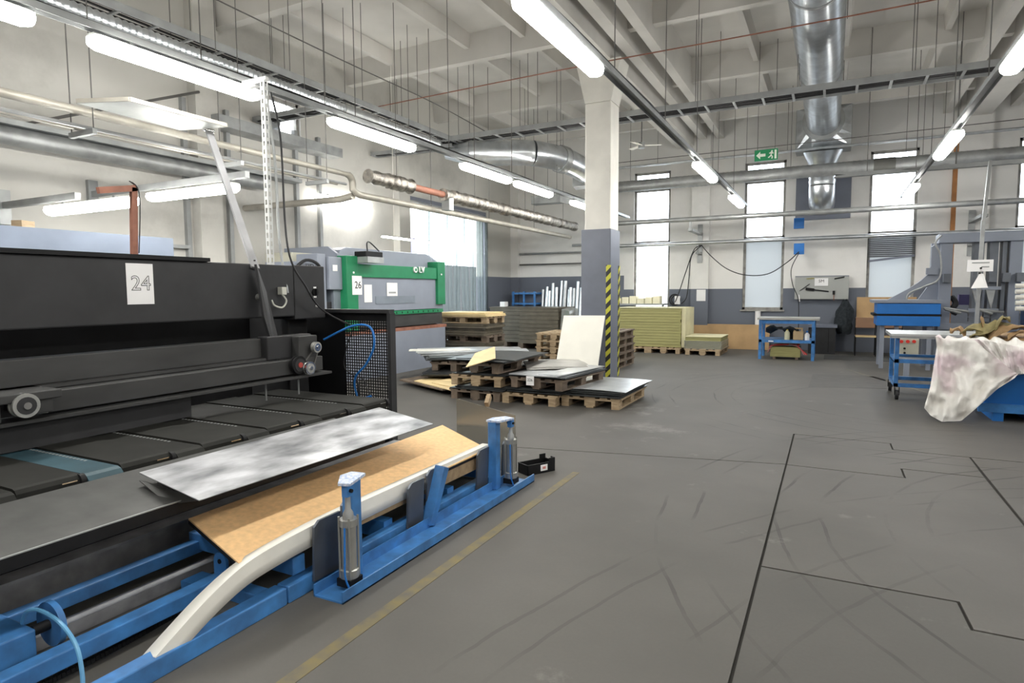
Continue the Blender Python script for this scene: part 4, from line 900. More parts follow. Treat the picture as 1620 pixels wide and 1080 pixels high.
# P3 three levels
pallet(-4.36, 7.98, 0, 0, 'grey wooden pallet at the bottom of the left pile of three', WOOD_D)
sheets(-4.3, 7.98, .148, .86, 1.2, 3, .014, 'dark steel sheet above the bottom pallet of the left pile', STEEL_D, 'sheets low in the left pile')
pallet(-4.36, 7.98, .20, .02, 'pale wooden pallet in the middle of the left pile of three')
sheets(-4.3, 7.98, .348, .84, 1.2, 2, .014, 'dark steel sheet above the middle pallet of the left pile', STEEL_D, 'sheets midway in the left pile')
pallet(-4.35, 7.98, .385, -.04, 'grey wooden pallet on top of the left pile of three', WOOD_D)
sheets(-4.3, 7.98, .533, .95, 1.25, 3, .014, 'dark warped steel sheet on top of the left pile', STEEL_D, 'sheets on top of the left pile', sag=.02, jit=.06)
q = [fl(737, 580, .6), fl(752, 558, .66), fl(783, 548, .68), fl(784, 566, .63)]
tag(MB().plate(q, .01).build('yellow_board', PLY), 'pale yellow board lying on top of the left pile', 'board')
# P4 behind, by the press brake
pallet(-5.75, 9.2, 0, .35, 'grey wooden pallet on the floor in front of the press brake', WOOD_D)
sheets(-5.7, 9.1, .148, .95, 1.6, 4, .014, 'dark steel sheet low in the pile before the press brake', STEEL_D, 'sheets low before the press brake', rz=.4)
pallet(-5.7, 9.2, .21, .38, 'grey wooden pallet stacked in front of the press brake', WOOD_D)
sheets(-5.65, 9.3, .36, 1.0, 1.5, 5, .012, 'dark warped steel sheet in front of the press brake', STEEL_D, 'sheets before the press brake', rz=-.9, jit=.08, sag=.02)
sheets(-5.6, 9.5, .425, .8, 1.9, 4, .014, 'long grey steel sheet before the press brake', STEEL_L, 'long sheets before the press brake', rz=-1.0, jit=.1, sag=.03)
sheets(-6.0, 9.0, .49, .25, 1.1, 1, .02, 'white strip lying on the pile before the press brake', STRIPW, 'white strip', rz=-1.05, nm='white_board')
for k, (q, zz) in enumerate(((((655, 602), (735, 584), (800, 603), (714, 617)), .10), (((683, 605), (742, 590), (790, 605), (722, 613)), .112))):
    tag(MB().plate([fl(x, y, zz) for x, y in q], .01).build('yellow_board', PLY), ('larger' if k == 0 else 'smaller upper')+' yellow board low on the floor left of the pallet piles', 'board')
q = [fl(x, y, .09) for x, y in ((640, 602), (735, 588), (800, 606), (714, 619))]
tag(MB().plate([fl(x, y, .088) for x, y in ((632, 600), (735, 582), (790, 606), (700, 616))], .02).box(-5.15, -4.75, 7.9, 8.0, 0, .068).box(-5.6, -4.85, 8.35, 8.45, 0, .068).build('floor_board', WOOD_D), 'dark timber support under the yellow boards on the floor', 'board')
# leaning cream board in front of the column
a, b, c, d = atY(892, 499, 9.75), atY(957, 499, 9.75), fl(951, 590, .0)+Vector((0, 0, 0)), fl(884, 590, 0)
c = Vector((b.x-.02, 9.35, .02)); d = Vector((a.x-.03, 9.35, .02))
tag(MB().prism([a, b, c, d], (0, .018, 0)).build('cream_board', CREAM), 'large cream board leaning against the column', 'board')
# stack beside the gate
for k, (z, m, lab) in enumerate(((0, WOOD_D, 'dark pallet at the bottom beside the gate'), (.43, WOOD_D, 'dark pallet midway up the pile beside the gate'), (.83, WOOD, 'pale pallet near the top of the pile beside the gate'))):
    pallet(-7.0, 11.75, z, pi/2, lab, m)
    if z < .8: sheets(-7.0, 11.75, z+.15, 1.15, .85, 5 if z else 7, .05 if z else .04, ('dark board above the middle pallet beside the gate' if z else 'dark board above the bottom pallet beside the gate'), WRAPD, 'boards beside the gate', nm='dark_board')
sheets(-7.0, 11.75, .975, 1.25, .85, 3, .03, 'pale plank sheet on top of the pile beside the gate', PLY, 'planks beside the gate', nm='plank')
# wrapped dark stacks in the far corner
def wrapped(x0, x1, y0, y1, z1, label, m=WRAPD):
    t = thing('wrapped_stack', label, 'pallet load', ((x0+x1)/2, (y0+y1)/2, 0))
    n = 9; z = .15
    for i in range(n):
        h = (z1-.15)/n; j = random.uniform(-.012, .012)
        MB().box(x0+j, x1+j, y0+j, y1+j, z, z+h-.006).build('layer', m, t); z += h
    MB().box(x0-.015, x1+.015, y0-.015, y1+.015, z1-.02, z1+.01).build('cover_sheet', m, t)
    mb = MB()
    for x in (x0+.05, (x0+x1)/2, x1-.05): mb.box(x-.05, x+.05, y0, y1, 0, .15)
    mb.build('skid', WOOD_D, t); return t
wrapped(-8.3, -7.35, 14.9, 15.9, 1.08, 'dark brown wrapped stack in the far left corner')
wrapped(-7.25, -6.15, 14.6, 15.7, 1.08, 'dark brown wrapped stack to the right of its twin')
tag(MB().hexa([(-6.1, 14.5, 0), (-5.75, 14.5, 0), (-5.75, 15.3, 0), (-6.1, 15.3, 0), (-6.05, 14.6, 1.05), (-5.85, 14.6, 1.0), (-5.85, 15.2, 1.05), (-6.05, 15.2, 1.1)]).build('film_bundle', M_FILM), 'bundle in shiny stretch film beside the wrapped stacks', 'bundle')
for k in range(3):
    pallet(-5.35, 13.0, .15*k, 0, ['bottom pallet of the small empty stack left of the cream board', 'middle pallet of the small empty stack left of the cream board', 'top pallet of the small empty stack left of the cream board'][k], WOOD)
pallet(-5.35, 13.0, .45, .03, 'uppermost tilted pallet of the empty stack left of the cream board', WOOD)
for k in range(5): pallet(-4.0, 12.0, .144*k, .01*k, 'grey pallet in the stack hidden behind the column, level %s' % ('one', 'two', 'three', 'four', 'five')[k], WOOD_D)
# blue shelf unit and rolls
t = thing('blue_rack', 'low blue steel rack against the far left wall', 'rack', (-8.0, 16.6, 0))
for x in (-8.35, -8.0, -7.66): MB().box(x-.025, x+.025, 16.4, 16.45, 0, 1.5).build('upright', BLUE, t)
for z in (1.12, 1.42): MB().box(-8.38, -7.63, 16.38, 16.9, z, z+.05).build('shelf', BLUE, t)
MB().box(-8.38, -7.64, 16.86, 16.9, .1, 1.5).build('back_panel', GREYPAINT, t)
tag(MB().box(-8.2, -8.05, 15.3, 15.5, 1.09, 1.22).build('white_box', PAPER), 'small white box on the wrapped stack near the corner', 'box')
for k in range(13):
    x = -7.5+k*.108; hh = random.uniform(1.5, 1.8)
    tag(MB().cyl((x, 16.5+random.uniform(-.06, .1), .0), (x+random.uniform(-.04, .04), 16.75, hh), random.uniform(.042, .056), 12).build('foil_roll', GALV if k % 3 else STEEL_L, smooth=True), ORD[k]+' upright shiny foil roll from the left, beside the column', 'roll', 'foil rolls left of the column')
# olive board stacks
def layered(x0, x1, y0, y1, z0, z1, n, label, mside, mtop):
    t = thing('board_stack', label, 'boards', ((x0+x1)/2, (y0+y1)/2, z0))
    for i in range(n):
        h = (z1-z0)/n; j = random.uniform(-.012, .012); MB().box(x0+j, x1+j, y0+j*.6, y1+j, z0+h*i, z0+h*(i+1)-.004).build('board', mside, t)
    MB().box(x0, x1+.02, y0-.01, y1, z1, z1+.012).build('top_sheet', mtop, t)
layered(-4.75, -3.15, 14.95, 16.1, .15, 1.08, 14, 'tall stack of olive green boards behind the column', OLIVE, OLIVE_L)
pallet(-4.3, 15.5, 0, 0, 'pallet under the left half of the olive board stack', WOOD); pallet(-3.55, 15.5, 0, 0, 'pallet under the right half of the olive board stack', WOOD)
tag(MB().box(-3.14, -3.05, 14.98, 16.0, .15, 1.09).build('end_board', OLIVE_L), 'pale board standing against the end of the olive stack', 'board')
layered(-3.02, -2.22, 14.85, 15.9, .15, .42, 5, 'low stack of olive boards wrapped in film', OLIVE, OLIVE_L)
pallet(-2.62, 15.4, 0, 0, 'pallet under the low olive board stack', WOOD)
tag(MB().box(-3.04, -2.2, 14.83, 15.92, .13, .33).build('film_wrap', M_FILM), 'clear film around the low olive board stack', 'film')
for x0, x1, lab in ((-3.35, -2.4, 'brown cardboard sheet leaning on the far wall, left one'), (-2.42, -1.35, 'brown cardboard sheet leaning on the far wall, right one')):
    tag(MB().prism([(x0, 16.75, 0), (x1, 16.75, 0), (x1, 16.95, .62), (x0, 16.95, .62)], (0, .02, 0)).build('cardboard_sheet', CARTON), lab, 'cardboard')
tag(MB().box(-4.9, -3.6, 16.3, 16.6, 1.2, 1.36).build('pale_boxes', PLY), 'row of pale yellow boxes behind the olive stack', 'boxes') if False else None
t = thing('window_shelf', 'narrow shelf with pale boxes under the first window', 'shelf', (-4.6, 16.5, 0))
MB().box(-5.3, -3.9, 16.3, 16.9, 1.12, 1.16).build('shelf_board', GALV_D, t)
for x in (-5.25, -3.95): MB().box(x, x+.05, 16.35, 16.4, 0, 1.12).build('leg', GREYPAINT, t)
for k in range(6): tag(MB().box(-5.25+k*.21, -5.07+k*.21, 16.4, 16.7, 1.16, 1.30+.03*(k % 3)).build('carton', mat('pale_carton', (.85, .80, .60), .7)), ORD[k]+' pale yellow carton from the left under the first window', 'carton', 'cartons under the first window')
# ================================================================== FAR RIGHT: BENCH, PEGBOARD, CHAIRS
t = thing('workbench', 'blue steel workbench with a grey top against the far wall', 'workbench', (-.8, 15.0, 0))
bx0, bx1, by0, by1 = -1.38, -.28, 14.5, 15.35
for x in (bx0, bx1-.06):
    for y in (by0, by1-.06): MB().box(x, x+.06, y, y+.06, 0, .86).build('leg', BLUE_W, t)
MB().box(bx0-.03, bx1+.08, by0-.03, by1, .86, .9).build('worktop', mat('bench_top', (.38, .38, .36), .4, .3), t)
MB().box(bx0, bx1, by0, by1, .37, .43).build('shelf', BLUE_W, t); MB().box(bx0, bx1, by0+.01, by0+.05, .78, .86).build('apron', BLUE, t)
MB().box(bx0, bx1, by1-.05, by1, .78, .86).build('apron', BLUE, t)
MB().box(bx0+.2, bx0+.3, by0-.003, by0, .385, .41).build('label_strip', PAPER, t)
def jug(x, y, z, r, h, m, capm, label, sq=False):
    o = thing('bottle' if not sq else 'canister', label, 'bottle' if not sq else 'canister', (x, y, z))
    if sq:
        MB().box(x-r, x+r, y-.06, y+.06, z, z+h*.72).build('body', m, o, bevel=.012)
        MB().box(x-r*.9, x-r*.5, y-.03, y+.03, z+h*.72, z+h*.95).box(x+r*.5, x+r*.85, y-.02, y+.02, z+h*.72, z+h*.95).box(x-r*.9, x+r*.85, y-.02, y+.02, z+h*.9, z+h).build('handle', m, o)
    else:
        MB().tube([(x, y, z), (x, y, z+h*.6), (x, y, z+h*.78), (x, y, z+h*.8)], [r, r, r*.45, r*.4], 14).build('body', m, o, smooth=True)
        MB().cyl((x, y, z+h*.8), (x, y, z+h), r*.42, 12).build('cap', capm, o, smooth=True)
jug(-.82, 14.65, .43, .055, .25, mat('pale_label', (.6, .58, .4), .5), YELLOW, 'yellow capped pale bottle on the bench shelf')
jug(-.74, 14.85, .43, .05, .25, BLACKM, BLACKM, 'black bottle behind the canister on the bench shelf')
jug(-.6, 14.66, .43, .10, .26, mat('tan_plastic', (.5, .36, .2), .5), YELLOW, 'tan jerrycan on the bench shelf', True)
jug(-.43, 14.65, .43, .05, .2, PAPER, BLUE_B, 'white bottle with a blue cap on the bench shelf')
rows = [[Vector((-1.25+.08*i, 14.6+.05*j, .68+.05*sin(i*1.3)*cos(j)+(.04 if 1 < i < 5 else 0)-.02*j)) for j in range(5)] for i in range(9)]
tag(MB().grid(rows).build('dark_rag', JACKET, smooth=True, solid=.03), 'dark rag bundle hanging under the bench top', 'rag')
MB().box(-1.28, -.6, 14.75, 15.1, .64, .66).build('inner_shelf', GALV_D, t)
t = thing('tool_crate', 'olive wooden crate with red hoses under the blue bench', 'crate', (-.85, 14.85, 0))
MB().box(-1.15, -.55, 14.65, 15.05, .05, .27).build('box', OLIVE, t, bevel=.006)
for x in (-1.1, -.65): MB().box(x, x+.06, 14.65, 15.05, 0, .05).build('foot', WOOD_D, t)
for k in range(4): MB().tube(smooth_path([(-1.2+.02*k, 14.63, .15+.04*k), (-1.1, 14.62, .3), (-.9+.1*k, 14.7, .33), (-.6, 14.62, .29), (-.48+.02*k, 14.62, .12)], 5), .014, 6).build('red_hose', REDP if k % 2 else mat('dusty_pink', (.4, .2, .2), .6), t, smooth=True)
tag(MB().cyl((atY(1199, 500, 17.03).x, 17.03, 0), (atY(1199, 500, 17.03).x, 17.03, .96), .068, 18).build('white_tube', PAPER, smooth=True), 'white upright roll behind the cardboard left of the blue bench', 'roll')
a, b = atY(1258, 438, 16.95), atY(1342, 473, 16.95)
t = thing('pegboard', 'pale grey perforated tool board on the far wall', 'tool board', ((a.x+b.x)/2, 16.95, b.z))
MB().box(a.x, b.x, 16.95, 16.98, b.z, a.z).build('board', mat('pegboard_grey', (.42, .43, .41), .5, var=.06, scale=30), t)
mb = MB(); nx, nz = 36, 16
for i in range(nx):
    for j in range(nz): x, z = a.x+.02+(b.x-a.x-.04)*i/(nx-1), b.z+.02+(a.z-b.z-.04)*j/(nz-1); mb.box(x-.005, x+.005, 16.946, 16.95, z-.005, z+.005)
o = mb.build('peg_holes', mat('hole_grey', (.2, .2, .2), .8), t); o['kind'] = 'stuff'
MB().box(a.x, b.x, 16.945, 16.98, a.z, a.z+.02).build('top_rail', GREYPAINT, t)
def tool(nm, lab, p, q, wd, m, head=None):
    A_, B_ = atY(p[0], p[1], 16.94), atY(q[0], q[1], 16.94); o = thing(nm, lab, 'tool', (A_+B_)/2)
    MB().beam(A_, B_, .02, wd, up=(0, 0, 1)).build('handle', m, o)
    if head: MB().beam(A_-(B_-A_).normalized()*.02, A_+(B_-A_)*.35, .03, head).build('head', BLACKM, o)
tool('pliers', 'dark pliers at the top right of the tool board', (1320, 441), (1336, 438), .03, BLACKM)
tool('screwdriver', 'olive handled tool at the top left of the tool board', (1276, 441), (1288, 440), .03, OLIVE)
tool('drill', 'large black tool in the middle of the tool board', (1276, 457), (1311, 461), .03, BLACKM, .07)
tool('file', 'thin rod tool sloping on the tool board', (1265, 460), (1281, 449), .015, BLACKM)
tool('hammer', 'small red handled hammer at the right of the tool board', (1319, 461), (1319, 475), .02, RUST, .05)
tool('scraper', 'pale metal bar at the left of the tool board', (1264, 466), (1265, 477), .02, PAPER)
c0, c1 = atY(1289, 440, 16.93), atY(1310, 452, 16.93)
p = thing('paper_sheet', 'white printed notice on the tool board', 'sign', (c0.x, 16.93, c1.z)); MB().box(c0.x, c1.x, 16.93, 16.94, c1.z, c0.z).build('sheet', PAPER, p)
text('print', '5M', .1, ((c0.x+c1.x)/2, 16.928, (c0.z+c1.z)/2+.02), X_, Z_, INK, p)
# dark low cabinet and jacket
t = thing('wall_cabinet', 'dark grey cabinet standing between bench and chairs', 'cabinet', (.1, 16.4, 0))
MB().box(-.45, .12, 16.2, 16.9, 0, .62).build('body', DARKM, t); MB().box(-.47, .15, 16.17, 16.9, .62, .68).build('top', GREYPAINT, t); MB().box(-.03, -.02, 16.19, 16.2, .05, .6).build('door_gap', BLACKM, t)
c = atY(1336, 500, 16.6); rows = []
for i in range(12):
    v_ = i/11; z = 1.25-v_*.78; wv = (.05+.13*min(1, v_*3))*(1.0 if v_ < .8 else 1-(v_-.8)*1.2)
    rows.append([Vector((c.x+wv*cos(a_)*(1+.22*sin(3*a_+v_*7)), 16.74+(.07+.06*v_)*sin(a_)*(1+.2*sin(5*a_+v_*4)), z+.03*sin(2*a_))) for a_ in [2*pi*k/14 for k in range(15)]])
tag(MB().grid(rows).build('jacket', JACKET, smooth=True), 'dark jacket hanging under the right end of the tool board', 'jacket')
def chair(x, y, rz, label):
    r = thing('chair', label, 'chair', (x, y, 0), group='stacking chairs by the far wall')
    W_ = mat('chair_ply', (.26, .15, .09), .5)
    def b(*a_): return MB().box(*[a_[0]+x, a_[1]+x, a_[2]+y, a_[3]+y, a_[4], a_[5]])
    b(-.21, .21, -.2, .2, .44, .46).build('seat', W_, r, bevel=.01); b(-.2, .2, .19, .21, .62, .86).build('backrest', W_, r, bevel=.01)
    for sx in (-.2, .2):
        for sy in (-.18, .2): MB().cyl((x+sx, y+sy, 0), (x+sx, y+sy, .44 if sy < 0 else .84), .012, 8).build('leg', BLACKM, r)
    b(-.2, .2, -.215, -.2, .43, .47).build('seat_edge', PLY, r)
    return r
chair(.72, 16.2, 0, 'brown plywood chair nearer the dark jacket'); chair(1.25, 16.25, 0, 'brown plywood chair half hidden behind the blue drawers')
tag(MB().prism([(.55, 16.85, .75), (1.75, 16.85, .75), (1.75, 16.98, 1.32), (.55, 16.98, 1.32)], (0, .015, 0)).build('cardboard_sheet', CARTON), 'brown board standing under the third window', 'cardboard')
# dark mat on the floor
tag(MB().box(-.1, 1.2, 15.0, 16.0, 0, .006).build('floor_mat', mat('dark_mat', (.05, .05, .048), .8)), 'dark flat mat on the floor beside the blue bench', 'mat')
# blue drawers on the grey stand
t = thing('press_table', 'grey table with two bright blue drawers and a curved press arm', 'machine', (1.3, 14.1, 0))
MB().box(.78, 1.78, 13.6, 14.5, 1.04, 1.235).build('drawer', BLUE_B, t, bevel=.006); MB().box(.78, 1.78, 13.6, 14.5, .82, 1.0).build('drawer', BLUE_B, t, bevel=.006)
MB().box(.70, 1.82, 13.58, 14.6, 1.245, 1.30).build('table_top', PRESSG, t); MB().box(.72, 1.8, 13.62, 14.5, 1.0, 1.04).build('gap_strip', BLACKM, t)
for x in (.85, 1.08, 1.6): MB().box(x, x+.07, 13.7, 13.77, 0, .82).build('leg', PRESSG, t)
for x in (.85, 1.6): MB().box(x, x+.07, 14.4, 14.47, 0, .82).build('leg', PRESSG, t)
ap = [(1398, 477), (1412, 470), (1440, 455), (1458, 443), (1467, 435), (1473, 420), (1474, 390), (1482, 385), (1488, 400), (1490, 430), (1484, 447), (1465, 455), (1448, 461), (1438, 468), (1434, 477)]
MB().prism([atY(x, y, 13.75) for x, y in ap], (0, .12, 0)).build('curved_arm', PRESSG, t, bevel=.006)
MB().prism([atY(x, y, 14.2) for x, y in ((1450, 477), (1470, 450), (1474, 385), (1492, 385), (1492, 477))], (0, .1, 0)).build('arm_gusset', PRESSG, t)
MB().tube(smooth_path([atY(1434, 476, 13.7), atY(1438, 464, 13.7), atY(1462, 453, 13.7), atY(1486, 440, 13.7), atY(1488, 405, 13.7), atY(1480, 385, 13.7), atY(1490, 372, 13.7)], 6), .016, 6).build('grey_cable', GALV_D, t, smooth=True)
for k in range(3): a = atY(1468+k*6, 429, 13.7); MB().box(a.x-.03, a.x+.03, 13.66, 13.75, a.z-.06, a.z+.06).build('clamp_block', PRESSG, t)
# gantry frame
t = thing('gantry_press', 'tall grey gantry press frame at the right', 'machine', (2.4, 14.3, 0))
G = PRESSG; GD = mat('gantry_dark', (.14, .155, .18), .5)
for x0, x1 in ((1.80, 1.99), (2.84, 3.02)): MB().box(x0, x1, 14.1, 14.5, 0, 2.5).build('upright', G, t, bevel=.008)
MB().box(1.76, 3.06, 14.05, 14.52, 2.35, 2.52).build('top_beam', G, t, bevel=.008)
for x0, x1, z0 in ((2.32, 2.47, 1.1), (2.55, 2.68, 1.1), (2.74, 2.8, 1.1)): MB().box(x0, x1, 14.15, 14.4, z0, 2.35).build('guide_bar', GD, t)
MB().box(1.8, 3.02, 14.05, 14.2, .74, .86).build('lower_beam', G, t, bevel=.006)
for x in (1.9, 2.34, 2.58, 2.78, 2.98): MB().box(x-.05, x+.06, 13.98, 14.12, 1.62, 1.78).build('clamp_block', GD, t)
MB().box(2.3, 2.72, 14.0, 14.1, 1.48, 1.54).build('cross_bar', G, t); MB().box(2.25, 2.7, 14.0, 14.1, 1.08, 1.14).build('cross_bar', G, t)
for x in (2.36, 2.56): MB().prism([(x-.06, 14.02, 1.48), (x+.08, 14.02, 1.48), (x+.03, 14.02, 1.12)], (0, .05, 0)).build('wedge_bracket', GALV_D, t)
for k in range(4):
    for j in range(2): MB().box(2.26+k*.11, 2.34+k*.11, 13.98, 14.1, .9+j*.09, .97+j*.09).build('die_block', GD, t)
for k, (p, q) in enumerate((((1492, 487), (1532, 493)), ((1495, 489), (1520, 495)), ((1545, 489), (1588, 494)), ((1550, 490), (1570, 496)))): MB().cyl(atY(p[0], p[1], 13.9), atY(q[0], q[1], 13.9), .025, 8).build('steel_bar', GALV_D, t, smooth=True)
c = atY(1530, 474, 14.6); MB().box(c.x-.13, c.x+.14, 14.6, 14.75, c.z-.1, c.z+.1).build('purple_box', mat('purple_plastic', (.09, .08, .2), .5), t)
MB().tube(smooth_path([atY(1506, 470, 14.3), atY(1512, 480, 14.2), atY(1505, 490, 14.2), atY(1514, 496, 14.2)], 5), .05, 8).build('black_hose', CABLE, t, smooth=True)
MB().box(1.9, 2.5, 14.3, 14.9, .1, .6).build('motor_housing', BLACKM, t, bevel=.03)
t = thing('gantry_press', 'partly cut off grey and blue machine at the right edge', 'machine', (3.6, 13.9, 0))
MB().box(3.12, 3.9, 13.7, 14.5, .6, 1.25).build('body', BLUE, t, bevel=.01); MB().box(3.2, 3.9, 13.75, 14.5, 0, .6).build('base', PRESSG, t)
for k in range(5): a = atY(1618, 452+k*9, 13.6); MB().cyl(a-X_*.1, a+X_*.3, .04, 10).build('white_roller', STRIPW, t, smooth=True)
# control box
a, b = atY(1420, 535, 12.4), atY(1453, 562, 12.4)
t = thing('control_box', 'beige control box with three red buttons under the cart top', 'control box', ((a.x+b.x)/2, 12.4, 0))
MB().box(a.x, b.x, 12.4, 12.6, b.z, a.z).build('body', BEIGE, t, bevel=.006)
for k in range(3): c = atY(1426+k*10, 540, 12.39); MB().cyl((c.x, 12.4, c.z), (c.x, 12.37, c.z), .028, 12).build('red_button', REDP, t); 
for k in range(2): c = atY(1431, 551+k*7, 12.39); MB().cyl((c.x, 12.4, c.z), (c.x, 12.38, c.z), .018, 10).build('black_button', BLACKM, t)
MB().box((a.x+b.x)/2-.04, (a.x+b.x)/2+.04, 12.45, 12.55, 0, b.z).build('stand', PRESSG, t)
# cart
t = thing('cart', 'blue tubular cart with a pale metal top on castors', 'cart', (1.4, 10.3, 0))
cx0, cx1, cy0, cy1 = .80, 2.1, 9.9, 10.75
MB().box(cx0-.06, cx1, cy0-.06, cy1+.05, .86, .90).build('top', mat('cart_top', (.62, .63, .62), .3, .5), t); MB().box(cx0-.06, cx1, cy0-.065, cy0-.055, .84, .875).build('top_edge', GALV_D, t)
for x in (cx0, cx1-.05):
    for y in (cy0, cy1-.05): MB().box(x, x+.05, y, y+.05, .17, .86).build('leg', BLUE_W, t, bevel=.004)
for z in (.17, .5):
    for y in (cy0, cy1-.05): MB().box(cx0, cx1, y, y+.05, z, z+.05).build('rail', BLUE_W, t)
    for x in (cx0, cx1-.05): MB().box(x, x+.05, cy0, cy1, z, z+.05).build('rail', BLUE_W, t)
MB().box(cx0, cx1, cy0+.05, cy1-.05, .5, .515).build('shelf', DARKM, t)
for x, y in ((cx0+.04, cy0+.0), (cx0+.02, cy1-.03), (cx1-.03, cy0), (cx1-.03, cy1-.03)):
    o = MB().cyl((x-.02, y, .065), (x+.02, y, .065), .065, 18).build('castor', CABLE, t, smooth=True)
    MB().cyl((x-.022, y, .065), (x+.022, y, .065), .025, 10).build('wheel_hub', GALV_D, o); MB().box(x-.03, x-.022, y-.03, y+.03, .06, .17).box(x+.022, x+.03, y-.03, y+.03, .06, .17).build('fork', BLACKM, o)
# sign post
t = thing('sign_post', 'thin grey post carrying white paper notices', 'post', (2.0, 12.0, 0))
MB().beam((2.03, 12.0, 0), (2.06, 12.0, 2.55), .05, .05, up=(0, 1, 0)).build('post', GALV_D, t)
MB().beam((2.06, 12.0, 2.5), (2.16, 12.3, 3.5), .04, .06, up=(0, 1, 0)).build('upper_strut', TRAY, t)
c = atY(1550, 420, 11.95); MB().box(c.x-.16, c.x+.17, 11.95, 11.96, c.z-.09, c.z+.09).build('notice', PAPER, t)
MB().box(c.x-.1, c.x+.12, 11.945, 11.95, c.z+.035, c.z+.055).box(c.x+.02, c.x+.12, 11.945, 11.95, c.z-.03, c.z-.01).build('print', GALV_D, t)
a, b, d, e = atY(1550, 432, 11.9), atY(1536, 456, 11.8), atY(1563, 455, 11.85), atY(1556, 433, 11.93)
MB().plate([a, b, d, e], .003).build('folded_notice', PAPER, t)
for p in ((1552, 424), (1550, 432)): c = atY(p[0], p[1], 11.9); MB().cyl((c.x, 11.93, c.z), (c.x, 11.89, c.z), .014, 8).build('magnet', BLACKM, t)
# bin, bag and scraps
t = thing('scrap_bin', 'blue steel skip bin at the right edge', 'bin', (2.4, 9.3, 0))
BX0, BX1, BY0, BY1, BZ = 1.6, 3.6, 8.75, 9.75, .86
MB().hexa([(BX0+.0, BY0, .12), (BX1, BY0, .12), (BX1, BY1, .12), (BX0, BY1, .12), (BX0-.05, BY0-.08, BZ), (BX1, BY0-.08, BZ), (BX1, BY1, BZ), (BX0-.05, BY1, BZ)]).build('body', BLUE_B, t, bevel=.01)
MB().box(BX0-.06, BX1, BY0-.05, BY0-.0, .10, .2).build('bottom_rim', BLUE, t)
for x in (BX0+.08, BX0+.42, BX0+1.2): MB().box(x, x+.1, BY0-.03, BY1, 0, .1).build('skid', BLUE_B, t)
tc = [(1480, 531), (1500, 536), (1530, 538), (1560, 541), (1590, 547), (1620, 551), (1660, 556)]
lc = [(1482, 548), (1489, 575), (1515, 585), (1545, 590), (1580, 592), (1620, 585), (1660, 590)]
mc = [(1472, 610), (1487, 620), (1510, 625), (1535, 622), (1560, 612), (1592, 600), (1612, 590)]
bc = [(1462, 645), (1472, 657), (1490, 667), (1518, 668), (1545, 645), (1578, 615), (1605, 598)]
rows = []
ry = (8.60, 8.56, 8.46, 8.42)
def lerp_rows(a, b, ya, yb, n, last=False):
    for i in range(n+(1 if last else 0)):
        f = i/n; row = []
        for j in range(49):
            u_ = j/48*6; k = min(5, int(u_)); g = u_-k
            pa = [a[k][c_]*(1-g)+a[k+1][c_]*g for c_ in (0, 1)]; pb_ = [b[k][c_]*(1-g)+b[k+1][c_]*g for c_ in (0, 1)]
            p = [pa[c_]*(1-f)+pb_[c_]*f for c_ in (0, 1)]
            q_ = len(rows); w_ = .05*sin(j*.4+q_*.11)+.02*sin(j*.95-q_*.25)
            v0 = atY(p[0], p[1], 8.5); w_ += .07*noise.noise(v0*6)+.045*noise.noise(v0*14); v = atY(p[0], p[1], ya*(1-f)+yb*f+w_); v.z = max(v.z, .012); row.append(v)
        rows.append(row)
lerp_rows(tc, lc, ry[0], ry[1], 13); lerp_rows(lc, mc, ry[1], ry[2], 14); lerp_rows(mc, bc, ry[2], ry[3], 14, True)
top = [[Vector((v.x+.02, 8.75+random.uniform(-.02, .03), .95+.03*sin(j*.9)+random.uniform(-.01, .02))) for j, v in enumerate(rows[0])]]
top0 = [[Vector((v.x+.05, 9.1, .90+.03*sin(j*.7))) for j, v in enumerate(rows[0])]]
bag = MB().grid(top0+top+rows).build('plastic_bag', BAG, smooth=True)
sb = bag.modifiers.new('subdivision', 'SUBSURF'); sb.levels = sb.render_levels = 1
rows_main = rows; rows = []
lerp_rows([(1540, 536), (1556, 538), (1572, 541), (1588, 544), (1604, 547), (1625, 550), (1650, 553)], [(1562, 556), (1572, 563), (1584, 572), (1596, 582), (1608, 590), (1628, 592), (1650, 590)], 8.40, 8.36, 12, True)
fo = MB().grid(rows).build('bag_flap', BAG, bag, smooth=True); rows = rows_main
tag(bag, 'crumpled white stained bag draped over the blue bin', 'bag')
KRAFT = mat('kraft_paper', (.34, .22, .11), .8, var=.3, scale=9); KRAFT2 = mat('olive_paper', (.26, .22, .10), .8, var=.3, scale=9)
sp = [((1500, 525), (1525, 530), 0, 'rolled brown paper at the left of the scrap heap'), ((1515, 528), (1560, 522), 1, 'olive brown paper strip low in the scrap heap'), ((1548, 505), (1556, 530), 0, 'brown paper loop sticking up from the scrap heap'), ((1540, 528), (1600, 516), 1, 'long olive paper strip across the scrap heap'),
      ((1560, 532), (1620, 520), 0, 'wide brown paper strip on the right of the scrap heap'), ((1570, 518), (1595, 505), 1, 'curled olive paper scrap pointing up right'), ((1590, 535), (1640, 530), 0, 'brown paper sheet at the right end of the scrap heap'), ((1530, 534), (1575, 536), 1, 'creased olive paper at the front of the scrap heap')]
for k, (p, q, mi, lab) in enumerate(sp):
    A_, B_ = atY(p[0], p[1], 8.95+.06*(k % 3)), atY(q[0], q[1], 9.0+.07*(k % 4)); d = (B_-A_); rows = []
    for i in range(9):
        f = i/8; c = A_+d*f+Z_*(.05*sin(f*pi)+random.uniform(-.012, .012)); rows.append([c+Vector((.01*j, .06*(j-2), .035*sin(j*1.6+k+i*.5)+.03-.02*abs(j-2))) for j in range(5)])
    tag(MB().grid(rows).build('paper_scrap', KRAFT2 if mi else KRAFT, smooth=True, solid=.006), lab, 'paper scrap')
